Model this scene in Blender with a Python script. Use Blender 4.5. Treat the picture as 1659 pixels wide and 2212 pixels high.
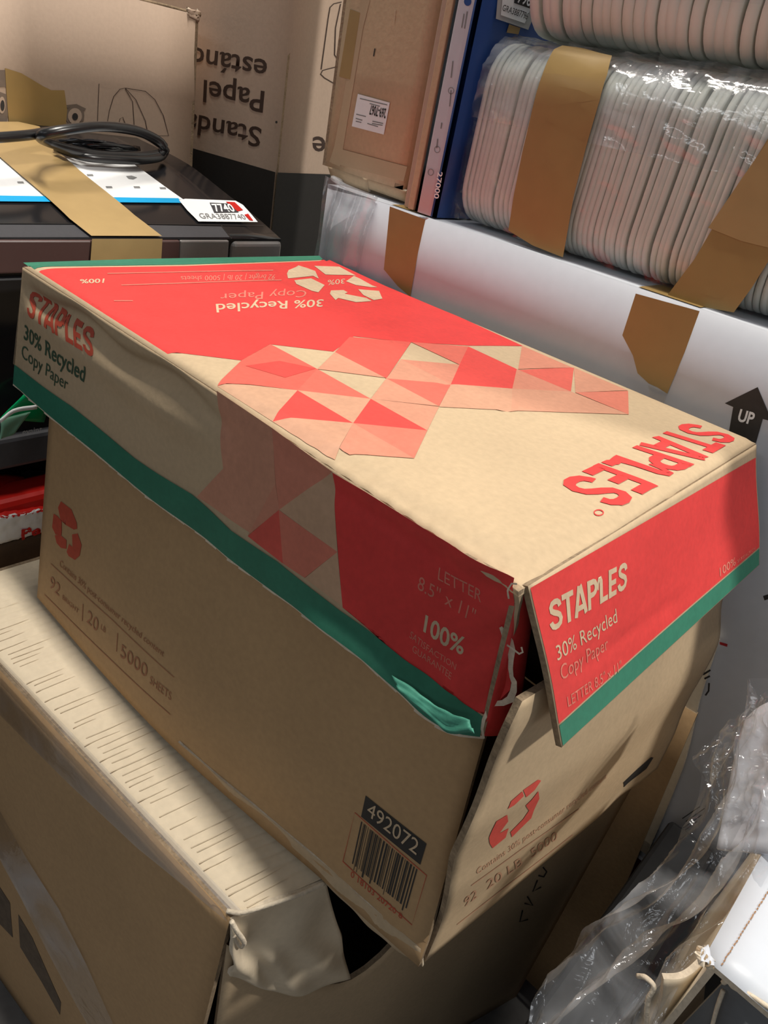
import bpy, bmesh, math, random
import numpy as np
from mathutils import Vector, Matrix

for o in list(bpy.data.objects):
    bpy.data.objects.remove(o, do_unlink=True)
S = bpy.context.scene
COL = S.collection
random.seed(7)
rng = np.random.default_rng(11)

# ------------------------------------------------------------------ camera
F_PX, PX, PY = 1526.0, 829.5, 1106.0
RC = np.array([[0.71078217, 0.6791848, 0.18302108],
               [0.46800472, -0.26237619, -0.84387814],
               [-0.52512883, 0.68546827, -0.50435401]])   # world -> camera (x right, y down, z forward)
CAM = np.array([0.09530405, -0.22326016, 0.15549789])
cd = bpy.data.cameras.new('camera')
cd.sensor_fit = 'HORIZONTAL'
cd.sensor_width = 36.0
cd.lens = F_PX / 1659.0 * 36.0
cd.clip_start = 0.01
cd.clip_end = 50
co = bpy.data.objects.new('camera', cd)
COL.objects.link(co)
rx, up, bk = Vector(RC[0]), Vector(-RC[1]), Vector(-RC[2])
m = Matrix((rx, up, bk)).transposed().to_4x4()
m.translation = Vector(CAM)
co.matrix_world = m
S.camera = co

# ------------------------------------------------------------------ light
w = bpy.data.worlds.new('room_ambient')
S.world = w
w.use_nodes = True
bgn = w.node_tree.nodes['Background']
bgn.inputs[0].default_value = (0.90, 0.94, 1.0, 1)
bgn.inputs[1].default_value = 0.10


def area(name, loc, target, sx, sy, power, col):
    l = bpy.data.lights.new(name, 'AREA')
    l.shape = 'RECTANGLE'
    l.size, l.size_y = sx, sy
    l.energy = power
    l.color = col
    ob = bpy.data.objects.new(name, l)
    COL.objects.link(ob)
    ob.location = loc
    ob.rotation_euler = (Vector(target) - Vector(loc)).to_track_quat('-Z', 'Y').to_euler()
    return ob


area('ceiling_tube_light', (-0.45, 0.25, 2.25), (-0.45, 0.25, -0.2), 1.2, 0.16, 58, (1.0, 0.945, 0.86))
area('side_ceiling_light', (1.36, 0.89, 1.44), (0, 0.1, -0.15), 0.12, 0.12, 31, (1.0, 0.95, 0.88))
for fx, fy in ((1.1, -2.4), (-1.1, -2.4)):
    area('added_fill_light', (fx, fy, 1.9), (0, 0, 0), 1.2, 0.2, 5.4, (0.93, 0.96, 1.0))  # fill lamps added on the camera side to brighten the front faces

S.view_settings.view_transform = 'Standard'
S.view_settings.look = 'None'
S.view_settings.gamma = 1.0
S.view_settings.use_curve_mapping = False
S.view_settings.exposure = 0.0

# ------------------------------------------------------------------ pixel helpers


def ray(p):
    return RC.T @ np.array([p[0] - PX, p[1] - PY, F_PX])


def hp(p, ax, v):
    d = ray(p)
    return CAM + (v - CAM[ax]) / d[ax] * d


def hpl(p, q, n):
    d = ray(p)
    n = np.array(n, float)
    return CAM + ((np.array(q) - CAM) @ n) / (d @ n) * d


def at(p, dist):
    d = ray(p)
    return CAM + d / np.linalg.norm(d) * dist


def project(P):
    c = (np.atleast_2d(P) - CAM) @ RC.T
    return np.stack([c[:, 0] / c[:, 2] * F_PX + PX, c[:, 1] / c[:, 2] * F_PX + PY], 1)


# ------------------------------------------------------------------ materials
MATS = {}


def nd(nt, t, **kw):
    n = nt.nodes.new(t)
    for k, v in kw.items():
        setattr(n, k, v)
    return n


def mat(name, col, rough=0.7, var=0.12, scale=18.0, bump=0.15, bscale=220.0, metallic=0.0, spec=0.35, coat=0.0, stretch=(1, 1, 1), bdist=0.0006):
    if name in MATS:
        return MATS[name]
    M = bpy.data.materials.new(name)
    M.use_nodes = True
    nt = M.node_tree
    b = nt.nodes['Principled BSDF']
    b.inputs['Roughness'].default_value = rough
    b.inputs['Metallic'].default_value = metallic
    b.inputs['Specular IOR Level'].default_value = spec
    b.inputs['Coat Weight'].default_value = coat
    b.inputs['Coat Roughness'].default_value = 0.12
    tc = nd(nt, 'ShaderNodeTexCoord')
    mp = nd(nt, 'ShaderNodeMapping')
    mp.inputs['Scale'].default_value = stretch
    nt.links.new(tc.outputs['Object'], mp.inputs[0])
    n1 = nd(nt, 'ShaderNodeTexNoise')
    n1.inputs['Scale'].default_value = scale
    n1.inputs['Detail'].default_value = 6
    nt.links.new(mp.outputs[0], n1.inputs['Vector'])
    n2 = nd(nt, 'ShaderNodeTexNoise')
    n2.inputs['Scale'].default_value = bscale
    n2.inputs['Detail'].default_value = 3
    nt.links.new(mp.outputs[0], n2.inputs['Vector'])
    add = nd(nt, 'ShaderNodeMath', operation='ADD')
    nt.links.new(n1.outputs[0], add.inputs[0])
    nt.links.new(n2.outputs[0], add.inputs[1])
    mr = nd(nt, 'ShaderNodeMapRange')
    mr.inputs['From Min'].default_value = 0.6
    mr.inputs['From Max'].default_value = 1.4
    mr.inputs['To Min'].default_value = 1 - var
    mr.inputs['To Max'].default_value = 1 + var
    nt.links.new(add.outputs[0], mr.inputs[0])
    mul = nd(nt, 'ShaderNodeMix', data_type='RGBA', blend_type='MULTIPLY')
    mul.inputs[0].default_value = 1.0
    mul.inputs[6].default_value = (*col, 1)
    nt.links.new(mr.outputs[0], mul.inputs[7])
    nt.links.new(mul.outputs[2], b.inputs['Base Color'])
    if bump > 0:
        bp = nd(nt, 'ShaderNodeBump')
        bp.inputs['Strength'].default_value = bump
        bp.inputs['Distance'].default_value = bdist
        nt.links.new(n2.outputs[0], bp.inputs['Height'])
        nt.links.new(bp.outputs[0], b.inputs['Normal'])
    MATS[name] = M
    return M


def film_mat(name, gloss=0.10, milky=0.05, bscale=60.0, bump=0.5, tint=(0.95, 0.97, 1.0), rough=0.12, highlight_streak=2.0):
    M = bpy.data.materials.new(name)
    M.use_nodes = True
    nt = M.node_tree
    nt.nodes.clear()
    out = nd(nt, 'ShaderNodeOutputMaterial')
    tr = nd(nt, 'ShaderNodeBsdfTransparent')
    tr.inputs[0].default_value = (*tint, 1)
    df = nd(nt, 'ShaderNodeBsdfDiffuse')
    df.inputs[0].default_value = (0.85, 0.88, 0.93, 1)
    gl = nd(nt, 'ShaderNodeBsdfGlossy')
    gl.inputs['Roughness'].default_value = rough
    tc = nd(nt, 'ShaderNodeTexCoord')
    n = nd(nt, 'ShaderNodeTexNoise')
    n.inputs['Scale'].default_value = bscale
    n.inputs['Detail'].default_value = 4
    n.inputs['Distortion'].default_value = 1.5
    nt.links.new(tc.outputs['Object'], n.inputs['Vector'])
    bp = nd(nt, 'ShaderNodeBump')
    bp.inputs['Strength'].default_value = bump
    bp.inputs['Distance'].default_value = 0.004
    nt.links.new(n.outputs[0], bp.inputs['Height'])
    nt.links.new(bp.outputs[0], gl.inputs['Normal'])
    lw = nd(nt, 'ShaderNodeLayerWeight')
    lw.inputs[0].default_value = 0.25
    nt.links.new(bp.outputs[0], lw.inputs['Normal'])
    mr = nd(nt, 'ShaderNodeMapRange')
    mr.inputs['To Min'].default_value = gloss
    mr.inputs['To Max'].default_value = min(1, gloss + 0.45)
    nt.links.new(lw.outputs['Facing'], mr.inputs[0])
    m1 = nd(nt, 'ShaderNodeMixShader')
    st = nd(nt, 'ShaderNodeTexNoise')
    st.inputs['Scale'].default_value = 9.0
    st.inputs['Detail'].default_value = 5
    st.inputs['Distortion'].default_value = 2.2
    nt.links.new(tc.outputs['Object'], st.inputs['Vector'])
    sr = nd(nt, 'ShaderNodeMapRange')
    sr.inputs['From Min'].default_value = 0.42
    sr.inputs['From Max'].default_value = 0.72
    sr.inputs['To Min'].default_value = milky * 0.25
    sr.inputs['To Max'].default_value = milky * highlight_streak  # clouding, with pale noise streaks painted in as highlights on the folds
    nt.links.new(st.outputs[0], sr.inputs[0])
    nt.links.new(sr.outputs[0], m1.inputs[0])
    nt.links.new(tr.outputs[0], m1.inputs[1])
    nt.links.new(df.outputs[0], m1.inputs[2])
    m2 = nd(nt, 'ShaderNodeMixShader')
    nt.links.new(mr.outputs[0], m2.inputs[0])
    nt.links.new(m1.outputs[0], m2.inputs[1])
    nt.links.new(gl.outputs[0], m2.inputs[2])
    nt.links.new(m2.outputs[0], out.inputs[0])
    MATS[name] = M
    return M


KR = np.array((0.56, 0.42, 0.265))
RED = np.array((0.70, 0.05, 0.046))
KRAFT = mat('kraft_board', tuple(KR), 0.72, 0.10, 14, 0.25, 260)
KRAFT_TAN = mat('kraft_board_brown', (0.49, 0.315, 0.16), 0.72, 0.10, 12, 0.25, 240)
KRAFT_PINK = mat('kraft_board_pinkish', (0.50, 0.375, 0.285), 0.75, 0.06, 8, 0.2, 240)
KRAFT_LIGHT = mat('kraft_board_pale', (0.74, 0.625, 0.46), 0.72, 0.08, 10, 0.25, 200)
RAW = mat('raw_corrugated_edge', (0.30, 0.22, 0.14), 0.9, 0.45, 60, 0.8, 420)
TORN = mat('torn_paper_fibre', (0.72, 0.62, 0.48), 0.95, 0.2, 80, 0.9, 500)
INNER = mat('inner_liner_board', (0.33, 0.24, 0.15), 0.85, 0.1, 20, 0.2, 240)
GREEN = mat('green_ink', (0.035, 0.20, 0.125), 0.6, 0.12, 30, 0.2, 260)
GREEN_TXT = mat('dark_green_ink', (0.055, 0.10, 0.06), 0.65, 0.25, 60, 0.1, 260)
BLACKINK = mat('black_ink', (0.035, 0.032, 0.03), 0.6, 0.2, 40, 0.1, 260)
BROWNINK = mat('dark_brown_ink', (0.05, 0.028, 0.02), 0.6, 0.15, 40, 0.1, 260)
REDBROWN = mat('red_ink_on_kraft', (0.50, 0.075, 0.04), 0.65, 0.15, 40, 0.1, 260)
FAINT_B = mat('faint_red_ink_on_brown', (0.37, 0.165, 0.085), 0.7, 0.12, 40, 0.1, 260)
FAINT = mat('faint_red_ink', tuple(KR * 0.66 + np.array((0.5, 0.09, 0.06)) * 0.34), 0.7, 0.12, 40, 0.1, 260)
CREAMINK = mat('unprinted_kraft_lettering', (0.62, 0.47, 0.31), 0.7, 0.15, 40, 0.1, 260)
PINKINK = mat('worn_lettering', (0.72, 0.22, 0.16), 0.7, 0.15, 60, 0.1, 260)
TAPE = mat('tan_packing_tape', (0.36, 0.235, 0.085), 0.33, 0.07, 14, 0.1, 60, spec=0.5)
WHITEB = mat('white_coated_board', (0.57, 0.595, 0.65), 0.45, 0.03, 6, 0.05, 120)
PAPER = mat('white_paper', (0.88, 0.89, 0.90), 0.55, 0.02, 10, 0.05, 120)
GREYP = mat('grey_label_paper', (0.42, 0.42, 0.42), 0.6, 0.05, 10, 0.05, 120)
BLUE = mat('blue_coated_board', (0.02, 0.07, 0.27), 0.4, 0.05, 10, 0.03, 120)
CYAN = mat('cyan_ink', (0.0, 0.36, 0.72), 0.5, 0.03, 10, 0.02, 120)
FOAM = mat('white_foam', (0.75, 0.77, 0.69), 0.6, 0.05, 14, 0.1, 90)
BLACKP = mat('black_plastic', (0.012, 0.012, 0.014), 0.38, 0.1, 20, 0.05, 300, spec=0.5)
BLACKG = mat('gloss_black_plastic', (0.012, 0.012, 0.014), 0.16, 0.1, 20, 0.03, 90, spec=0.5, bdist=0.0003)
DGREY = mat('dark_grey_plastic', (0.055, 0.055, 0.062), 0.45, 0.1, 20, 0.05, 300)
SILVER = mat('silver_plastic', (0.33, 0.31, 0.30), 0.3, 0.05, 20, 0.02, 300, metallic=0.5)
BROWNTRIM = mat('brown_trim_plastic', (0.10, 0.055, 0.05), 0.3, 0.05, 20, 0.02, 300)
RUBBER = mat('black_rubber', (0.01, 0.01, 0.011), 0.3, 0.1, 20, 0.03, 300, spec=0.6)
REDP = mat('red_wrapper', (0.62, 0.02, 0.015), 0.3, 0.08, 20, 0.2, 60)
GREENP = mat('green_plastic_strap', (0.0, 0.30, 0.10), 0.35, 0.08, 20, 0.1, 60)
GREENPALE = mat('pale_green_strap', (0.20, 0.42, 0.30), 0.4, 0.08, 20, 0.1, 60)
CONCRETE = mat('concrete_floor', (0.16, 0.155, 0.15), 0.85, 0.2, 6, 0.4, 90)
PLASTER = mat('painted_wall', (0.55, 0.55, 0.53), 0.85, 0.05, 3, 0.1, 60)
DRED = mat('dark_red_board', (0.42, 0.02, 0.025), 0.55, 0.08, 20, 0.1, 120)
FILM = film_mat('clear_stretch_film', 0.03, 0.02, 50, 0.25, (0.985, 0.985, 0.99))
FILM2 = film_mat('thick_clear_film', 0.04, 0.055, 35, 0.35, (0.975, 0.98, 0.985), 0.10, 6.0)
CTAPE = film_mat('clear_packing_tape', 0.10, 0.07, 25, 0.12, (0.93, 0.93, 0.93), 0.2)


def tint(a):
    a = round(a, 2)
    pale = np.array((0.62, 0.33, 0.26))
    base = KR * (1 - a) + RED * a if a > 0.6 else (KR * (1 - a / 0.6) + (KR * 0.4 + RED * 0.6) * (a / 0.6))
    base = base + np.array((0.03, 0, 0)) * a
    return mat('red_tint_%d' % int(a * 100), tuple(base), 0.62, 0.10, 40, 0.2, 260)


REDINK = tint(1.0)

# ------------------------------------------------------------------ object helpers


def link(name, me, material, parent=None, smooth=False):
    for mm in (material if isinstance(material, (list, tuple)) else [material]):
        me.materials.append(mm)
    o = bpy.data.objects.new(name, me)
    COL.objects.link(o)
    if parent is not None:
        o.parent = parent
        o.matrix_parent_inverse = parent.matrix_world.inverted()
    if smooth:
        for p in me.polygons:
            p.use_smooth = True
    return o


def thing(name, label, cat, loc, group=None):
    o = bpy.data.objects.new(name, None)
    COL.objects.link(o)
    o.empty_display_size = 0.03
    o.location = loc
    o.matrix_world = Matrix.Translation(Vector(loc))
    o['label'] = label
    o['category'] = cat
    if group:
        o['group'] = group
    return o


def tag(o, label, cat, group=None):
    o['label'] = label
    o['category'] = cat
    if group:
        o['group'] = group
    return o


def mesh_obj(name, verts, faces, material, parent=None, smooth=False, mi=None):
    me = bpy.data.meshes.new(name)
    me.from_pydata([tuple(map(float, v)) for v in verts], [], faces)
    if mi is not None:
        me.polygons.foreach_set('material_index', mi)
    me.update()
    return link(name, me, material, parent, smooth)


def catmull(pts, t):
    """pts (n,3), t array in 0..1 by arc length; linear outside"""
    pts = np.asarray(pts, float)
    t = np.asarray(t, float)
    n = len(pts)
    L = np.concatenate([[0], np.cumsum(np.linalg.norm(np.diff(pts, axis=0), axis=1))])
    L /= L[-1]
    if n == 2:
        return pts[0] + t[:, None] * (pts[1] - pts[0])
    tan = np.zeros_like(pts)
    tan[1:-1] = (pts[2:] - pts[:-2]) / (L[2:] - L[:-2])[:, None]
    tan[0] = (pts[1] - pts[0]) / (L[1] - L[0])
    tan[-1] = (pts[-1] - pts[-2]) / (L[-1] - L[-2])
    i = np.clip(np.searchsorted(L, np.clip(t, 0, 1), side='right') - 1, 0, n - 2)
    h = (L[i + 1] - L[i])[:, None]
    s = ((np.clip(t, 0, 1) - L[i]))[:, None] / h
    P = ((2 * s**3 - 3 * s**2 + 1) * pts[i] + (s**3 - 2 * s**2 + s) * h * tan[i]
         + (-2 * s**3 + 3 * s**2) * pts[i + 1] + (s**3 - s**2) * h * tan[i + 1])
    ext = (t - np.clip(t, 0, 1))[:, None]
    return P + ext * np.where(ext < 0, tan[0], tan[-1])


class Patch:
    """surface ruled between two curves; u along them, v from the first to the second"""

    def __init__(self, top, bot, disp=None, hint=None):
        self.top, self.bot, self.disp = np.asarray(top, float), np.asarray(bot, float), disp
        self.sign = 1.0
        self.grid = (24, 24)
        c = self.base(np.array([0.5]), np.array([0.5]))[0]
        n = self.nrm0(np.array([0.5]), np.array([0.5]))[0]
        h = np.array(hint) if hint is not None else CAM - c
        if n @ h < 0:
            self.sign = -1.0

    def base(self, u, v):
        a, b = catmull(self.top, u), catmull(self.bot, u)
        return a + (b - a) * np.asarray(v)[:, None]

    def nrm0(self, u, v):
        e = 1e-3
        du = self.base(u + e, v) - self.base(u - e, v)
        dv = self.base(u, v + e) - self.base(u, v - e)
        n = np.cross(du, dv)
        return self.sign * n / (np.linalg.norm(n, axis=1)[:, None] + 1e-15)

    def P(self, u, v):
        u, v = np.asarray(u, float), np.asarray(v, float)
        p = self.base(u, v)
        if self.disp is not None:
            p = p + self.nrm0(u, v) * self.disp(u, v)[:, None]
        return p

    def N(self, u, v):
        e = 2e-3
        u, v = np.asarray(u, float), np.asarray(v, float)
        n = np.cross(self.P(u + e, v) - self.P(u - e, v), self.P(u, v + e) - self.P(u, v - e))
        n = self.sign * n / (np.linalg.norm(n, axis=1)[:, None] + 1e-15)
        return n

    def uv(self, p):
        q = np.array([0.5, 0.5])
        for _ in range(40):
            e = 1e-4
            U = np.array([q[0], q[0] + e, q[0]])
            V = np.array([q[1], q[1], q[1] + e])
            pr = project(self.P(U, V))
            J = np.stack([(pr[1] - pr[0]) / e, (pr[2] - pr[0]) / e], 1)
            r = np.array(p, float) - pr[0]
            if abs(r).max() < 0.02:
                break
            try:
                st = np.linalg.solve(J, r)
            except np.linalg.LinAlgError:
                break
            nn = np.abs(st).max()
            if nn > 0.4:
                st *= 0.4 / nn
            q = q + st
        return q


def slab(name, patch, nu, nv, t, mats, parent=None, smooth=True):
    """a board of thickness t: outer face on the patch, raw edges all round"""
    patch.grid = (nu, nv)
    U, V = np.meshgrid(np.linspace(0, 1, nu + 1), np.linspace(0, 1, nv + 1), indexing='ij')
    u, v = U.ravel(), V.ravel()
    p, n = patch.P(u, v), patch.N(u, v)
    verts = np.concatenate([p, p - n * t])
    k = (nu + 1) * (nv + 1)
    ix = lambda i, j: i * (nv + 1) + j
    faces, mi = [], []
    for i in range(nu):
        for j in range(nv):
            f = (ix(i, j), ix(i + 1, j), ix(i + 1, j + 1), ix(i, j + 1))
            if patch.sign < 0:
                f = f[::-1]
            faces.append(f)
            mi.append(0)
            faces.append(tuple(x + k for x in f[::-1]))
            mi.append(2 if len(mats) > 2 else 0)
    ring = [ix(i, 0) for i in range(nu)] + [ix(nu, j) for j in range(nv)] + [ix(i, nv) for i in range(nu, 0, -1)] + [ix(0, j) for j in range(nv, 0, -1)]
    for a, b in zip(ring, ring[1:] + ring[:1]):
        f = (a, b, b + k, a + k)
        faces.append(f[::-1] if patch.sign > 0 else f)
        mi.append(1)
    o = mesh_obj(name, verts, faces, mats, parent, False, mi)
    if smooth:
        for pl in o.data.polygons:
            pl.use_smooth = pl.material_index != 1
    return o


def sheet(name, patch, nu, nv, material, parent=None):
    """a single skin of film"""
    patch.grid = (nu, nv)
    U, V = np.meshgrid(np.linspace(0, 1, nu + 1), np.linspace(0, 1, nv + 1), indexing='ij')
    p = patch.P(U.ravel(), V.ravel())
    ix = lambda i, j: i * (nv + 1) + j
    faces = [(ix(i, j), ix(i + 1, j), ix(i + 1, j + 1), ix(i, j + 1)) for i in range(nu) for j in range(nv)]
    return mesh_obj(name, p, faces, material, parent, True)


def uvmesh(name, patch, bm, material, parent, off, cut=None, smooth=True):
    """bm lies in the (u, v) plane: cut it along the patch grid and lay it on the surface"""
    if len(bm.verts) == 0:
        return None
    xs = [v.co.x for v in bm.verts]
    ys = [v.co.y for v in bm.verts]
    cuts = patch.grid if cut is None else (cut, cut)
    for ax, lo, hi in ((0, min(xs), max(xs)), (1, min(ys), max(ys))):
        cut = cuts[ax]
        for k in range(math.ceil(lo * cut), math.floor(hi * cut) + 1):
            c = [0, 0, 0]
            c[ax] = k / cut
            nn = [0, 0, 0]
            nn[ax] = 1
            bmesh.ops.bisect_plane(bm, geom=bm.verts[:] + bm.edges[:] + bm.faces[:], dist=1e-7, plane_co=c, plane_no=nn)
    uv = np.array([[v.co.x, v.co.y] for v in bm.verts])
    p = patch.P(uv[:, 0], uv[:, 1]) + patch.N(uv[:, 0], uv[:, 1]) * off
    for v, q in zip(bm.verts, p):
        v.co = Vector(q)
    me = bpy.data.meshes.new(name)
    bm.to_mesh(me)
    bm.free()
    return link(name, me, material, parent, smooth)


def printed(name, patch, polys, material, parent, off=0.0003, cut=None, uvs=False):
    bm = bmesh.new()
    for poly in polys:
        vs = [bm.verts.new((*(q if uvs else patch.uv(q)), 0)) for q in poly]
        try:
            f = bm.faces.new(vs)
        except ValueError:
            continue
    bmesh.ops.triangulate(bm, faces=bm.faces[:])
    return uvmesh(name, patch, bm, material, parent, off, cut)


def strokes_each(name, patch, lines, wd, material, parent, off=0.0003):
    for ln in lines:
        strokes(name, patch, [ln], wd, material, parent, off)


def printed_each(name, patch, polys, material, parent, off=0.0003):
    for p in polys:
        printed(name, patch, [p], material, parent, off)


def ribbon(pts, wd, closed=False):
    pts = np.asarray(pts, float)
    n = len(pts)
    L, R = [], []
    for i in range(n):
        a = pts[(i - 1) % n] if (closed or i > 0) else pts[i]
        b = pts[(i + 1) % n] if (closed or i < n - 1) else pts[i]
        d = b - a
        d /= np.linalg.norm(d) + 1e-12
        nn = np.array([-d[1], d[0]])
        ww = wd if np.isscalar(wd) else wd[i]
        L.append(pts[i] + nn * ww / 2)
        R.append(pts[i] - nn * ww / 2)
    q = []
    for i in range(n if closed else n - 1):
        j = (i + 1) % n
        q.append([L[i], R[i], R[j], L[j]])
    return q


def strokes(name, patch, lines, wd, material, parent, off=0.0003, closed=False):
    polys = []
    for ln in lines:
        polys += ribbon(ln, wd, closed)
    return printed(name, patch, polys, material, parent, off)


def quadmap(patch, quad):
    c = [patch.uv(q) for q in quad]          # BL BR TR TL as read
    return lambda x, y: c[0] * (1 - x) * (1 - y) + c[1] * x * (1 - y) + c[2] * x * y + c[3] * (1 - x) * y


_cap = {}


def text_mesh(s, bold):
    cu = bpy.data.curves.new('lettering', 'FONT')
    cu.body = s
    cu.size = 1.0
    cu.resolution_u = 3
    cu.offset = bold
    cu.fill_mode = 'FRONT'
    ob = bpy.data.objects.new('lettering', cu)
    COL.objects.link(ob)
    dg = bpy.context.evaluated_depsgraph_get()
    me = bpy.data.meshes.new_from_object(ob.evaluated_get(dg))
    bpy.data.objects.remove(ob)
    bpy.data.curves.remove(cu)
    return me


def txt(name, patch, s, quad, material, parent, bold=0.0, off=0.0004, cut=None):
    if 'H' not in _cap:
        mh = text_mesh('H', 0)
        _cap['H'] = max(v.co.y for v in mh.vertices)
        bpy.data.meshes.remove(mh)
    me = text_mesh(s, bold)
    bm = bmesh.new()
    bm.from_mesh(me)
    bpy.data.meshes.remove(me)
    x0 = min(v.co.x for v in bm.verts)
    x1 = max(v.co.x for v in bm.verts)
    f = quadmap(patch, quad)
    for v in bm.verts:
        q = f((v.co.x - x0) / (x1 - x0), v.co.y / _cap['H'])
        v.co = Vector((q[0], q[1], 0))
    return uvmesh(name, patch, bm, material, parent, off, cut)


def logo(name, patch, quad, material, parent, off=0.0004, wd=0.185):
    """heavy sans capitals S T A P L E S with the bent, staple-like L"""
    Sx = [(.56, .70), (.53, .82), (.44, .885), (.31, .90), (.18, .87), (.11, .77), (.13, .65), (.25, .57), (.40, .50), (.52, .42), (.57, .29), (.52, .16), (.40, .10), (.26, .095), (.14, .14), (.07, .25), (.06, .30)]
    G = {'S': [Sx], 'T': [[(0, .9), (.62, .9)], [(.31, 0), (.31, .9)]],
         'A': [[(.05, 0), (.29, .92), (.31, 1.0)], [(.65, 0), (.39, .95), (.36, 1.0)], [(.16, .26), (.54, .26)]],
         'P': [[(.1, 0), (.1, 1)], [(.1, .90), (.36, .90), (.47, .86), (.52, .78), (.535, .70), (.52, .60), (.46, .52), (.36, .475), (.1, .47)]],
         'L': [[(-.07, .52), (-.06, .72), (.01, .90), (.09, .90), (.13, .78), (.135, .0)], [(.06, .10), (.56, .10)]],
         'E': [[(.1, 0), (.1, 1)], [(.1, .9), (.54, .9)], [(.1, .5), (.50, .5)], [(.1, .1), (.54, .1)]]}
    adv = {'S': .69, 'T': .65, 'A': .77, 'P': .72, 'L': .62, 'E': .64}
    x = 0
    polys = []
    for ch in 'STAPLES':
        for k, ln in enumerate(G[ch]):
            ww = wd
            if ch == 'L' and k == 0:
                ww = [.07, .11, .13, .15, .19, .20]
            for q in ribbon([(a + x, b) for a, b in ln], ww):
                polys.append(q)
        x += adv[ch]
    tot = x
    f = quadmap(patch, quad)
    return printed(name, patch, [[f(q[0] / tot, q[1]) for q in p] for p in polys], material, parent, off, uvs=True)


def tube(name, pts, r, material, parent=None, seg=10, n=80, closed=False):
    pts = np.asarray(pts, float)
    t = np.linspace(0, 1, n)
    P = catmull(pts, t)
    T = np.gradient(P, axis=0)
    T /= np.linalg.norm(T, axis=1)[:, None] + 1e-12
    upv = np.array([0.03, 0.05, 1.0])
    A = np.cross(T, upv)
    A /= np.linalg.norm(A, axis=1)[:, None] + 1e-12
    B = np.cross(A, T)
    verts, faces = [], []
    for i in range(n):
        for k in range(seg):
            a = 2 * math.pi * k / seg
            verts.append(P[i] + r * (math.cos(a) * A[i] + math.sin(a) * B[i]))
    for i in range(n - 1):
        for k in range(seg):
            k2 = (k + 1) % seg
            faces.append((i * seg + k, i * seg + k2, (i + 1) * seg + k2, (i + 1) * seg + k))
    faces.append(tuple(range(seg))[::-1])
    faces.append(tuple((n - 1) * seg + k for k in range(seg)))
    return mesh_obj(name, verts, faces, material, parent, True)


def box(name, lo, hi, material, parent=None, bev=0.003, rotz=0.0, seg=2):
    bm = bmesh.new()
    bmesh.ops.create_cube(bm, size=1)
    lo, hi = np.array(lo), np.array(hi)
    c = (lo + hi) / 2
    for v in bm.verts:
        v.co = Vector([v.co[i] * (hi[i] - lo[i]) for i in range(3)])
    if bev > 0:
        bmesh.ops.bevel(bm, geom=bm.edges[:], offset=bev, segments=seg, affect='EDGES', profile=0.5)
    if rotz:
        bmesh.ops.rotate(bm, verts=bm.verts[:], matrix=Matrix.Rotation(rotz, 3, 'Z'))
    bmesh.ops.translate(bm, verts=bm.verts[:], vec=Vector(c))
    me = bpy.data.meshes.new(name)
    bm.to_mesh(me)
    bm.free()
    return link(name, me, material, parent)


def sstep(a, b, x):
    t = np.clip((x - a) / (b - a), 0, 1)
    return t * t * (3 - 2 * t)


def wob(seed, amp, fu=3, fv=3):
    r = np.random.default_rng(seed)
    k = [(r.uniform(0.4, fu), r.uniform(0.4, fv), r.uniform(0, 6.28), r.uniform(0.4, 1)) for _ in range(5)]
    return lambda u, v: amp * sum(a * np.sin(6.28 * (p * u + q * v) + ph) for p, q, ph, a in k) / 2.5


def carton(name, label, cat, o, ex, ey, dx, dy, z0, z1, mats, wobble=0.001, th=0.004, skip=(), cut=10):
    """six separate boards; ex runs along the front, ey away from it"""
    o, ex, ey = np.array(o, float), np.array(ex, float), np.array(ey, float)
    ex, ey = ex / np.linalg.norm(ex), ey / np.linalg.norm(ey)
    T = thing(name, label, cat, (*(o + ex * dx / 2 + ey * dy / 2), z0))
    pt = lambda a, b, z: np.array([*(o + ex * a + ey * b), z])
    e3 = lambda q: (*q, 0)
    pans = {}
    spec = {'front_panel': ((pt(0, 0, z1), pt(dx, 0, z1)), (pt(0, 0, z0), pt(dx, 0, z0)), e3(-ey)),
            'side_panel': ((pt(dx, 0, z1), pt(dx, dy, z1)), (pt(dx, 0, z0), pt(dx, dy, z0)), e3(ex)),
            'other_side_panel': ((pt(0, 0, z1), pt(0, dy, z1)), (pt(0, 0, z0), pt(0, dy, z0)), e3(-ex)),
            'back_panel': ((pt(0, dy, z1), pt(dx, dy, z1)), (pt(0, dy, z0), pt(dx, dy, z0)), e3(ey)),
            'top_panel': ((pt(0, dy, z1), pt(dx, dy, z1)), (pt(0, 0, z1), pt(dx, 0, z1)), (0, 0, 1)),
            'bottom_panel': ((pt(0, dy, z0), pt(dx, dy, z0)), (pt(0, 0, z0), pt(dx, 0, z0)), (0, 0, -1))}
    for i, (k, (a, b, h)) in enumerate(spec.items()):
        if k in skip:
            continue
        wv = wob(sum(map(ord, name)) + i, wobble, 1.5, 1.5)
        edge = lambda u, v, wv=wv: wv(u, v) * np.sin(np.pi * np.clip(u, 0, 1)) * np.sin(np.pi * np.clip(v, 0, 1))
        p = Patch(a, b, edge, h)
        pans[k] = (p, slab(k.replace('other_', ''), p, cut, cut, th, mats, T))
    return T, pans


# ================================================================== setting
def struct(name, verts, faces, m):
    o = mesh_obj(name, verts, faces, m)
    o['kind'] = 'structure'
    return o


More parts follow.
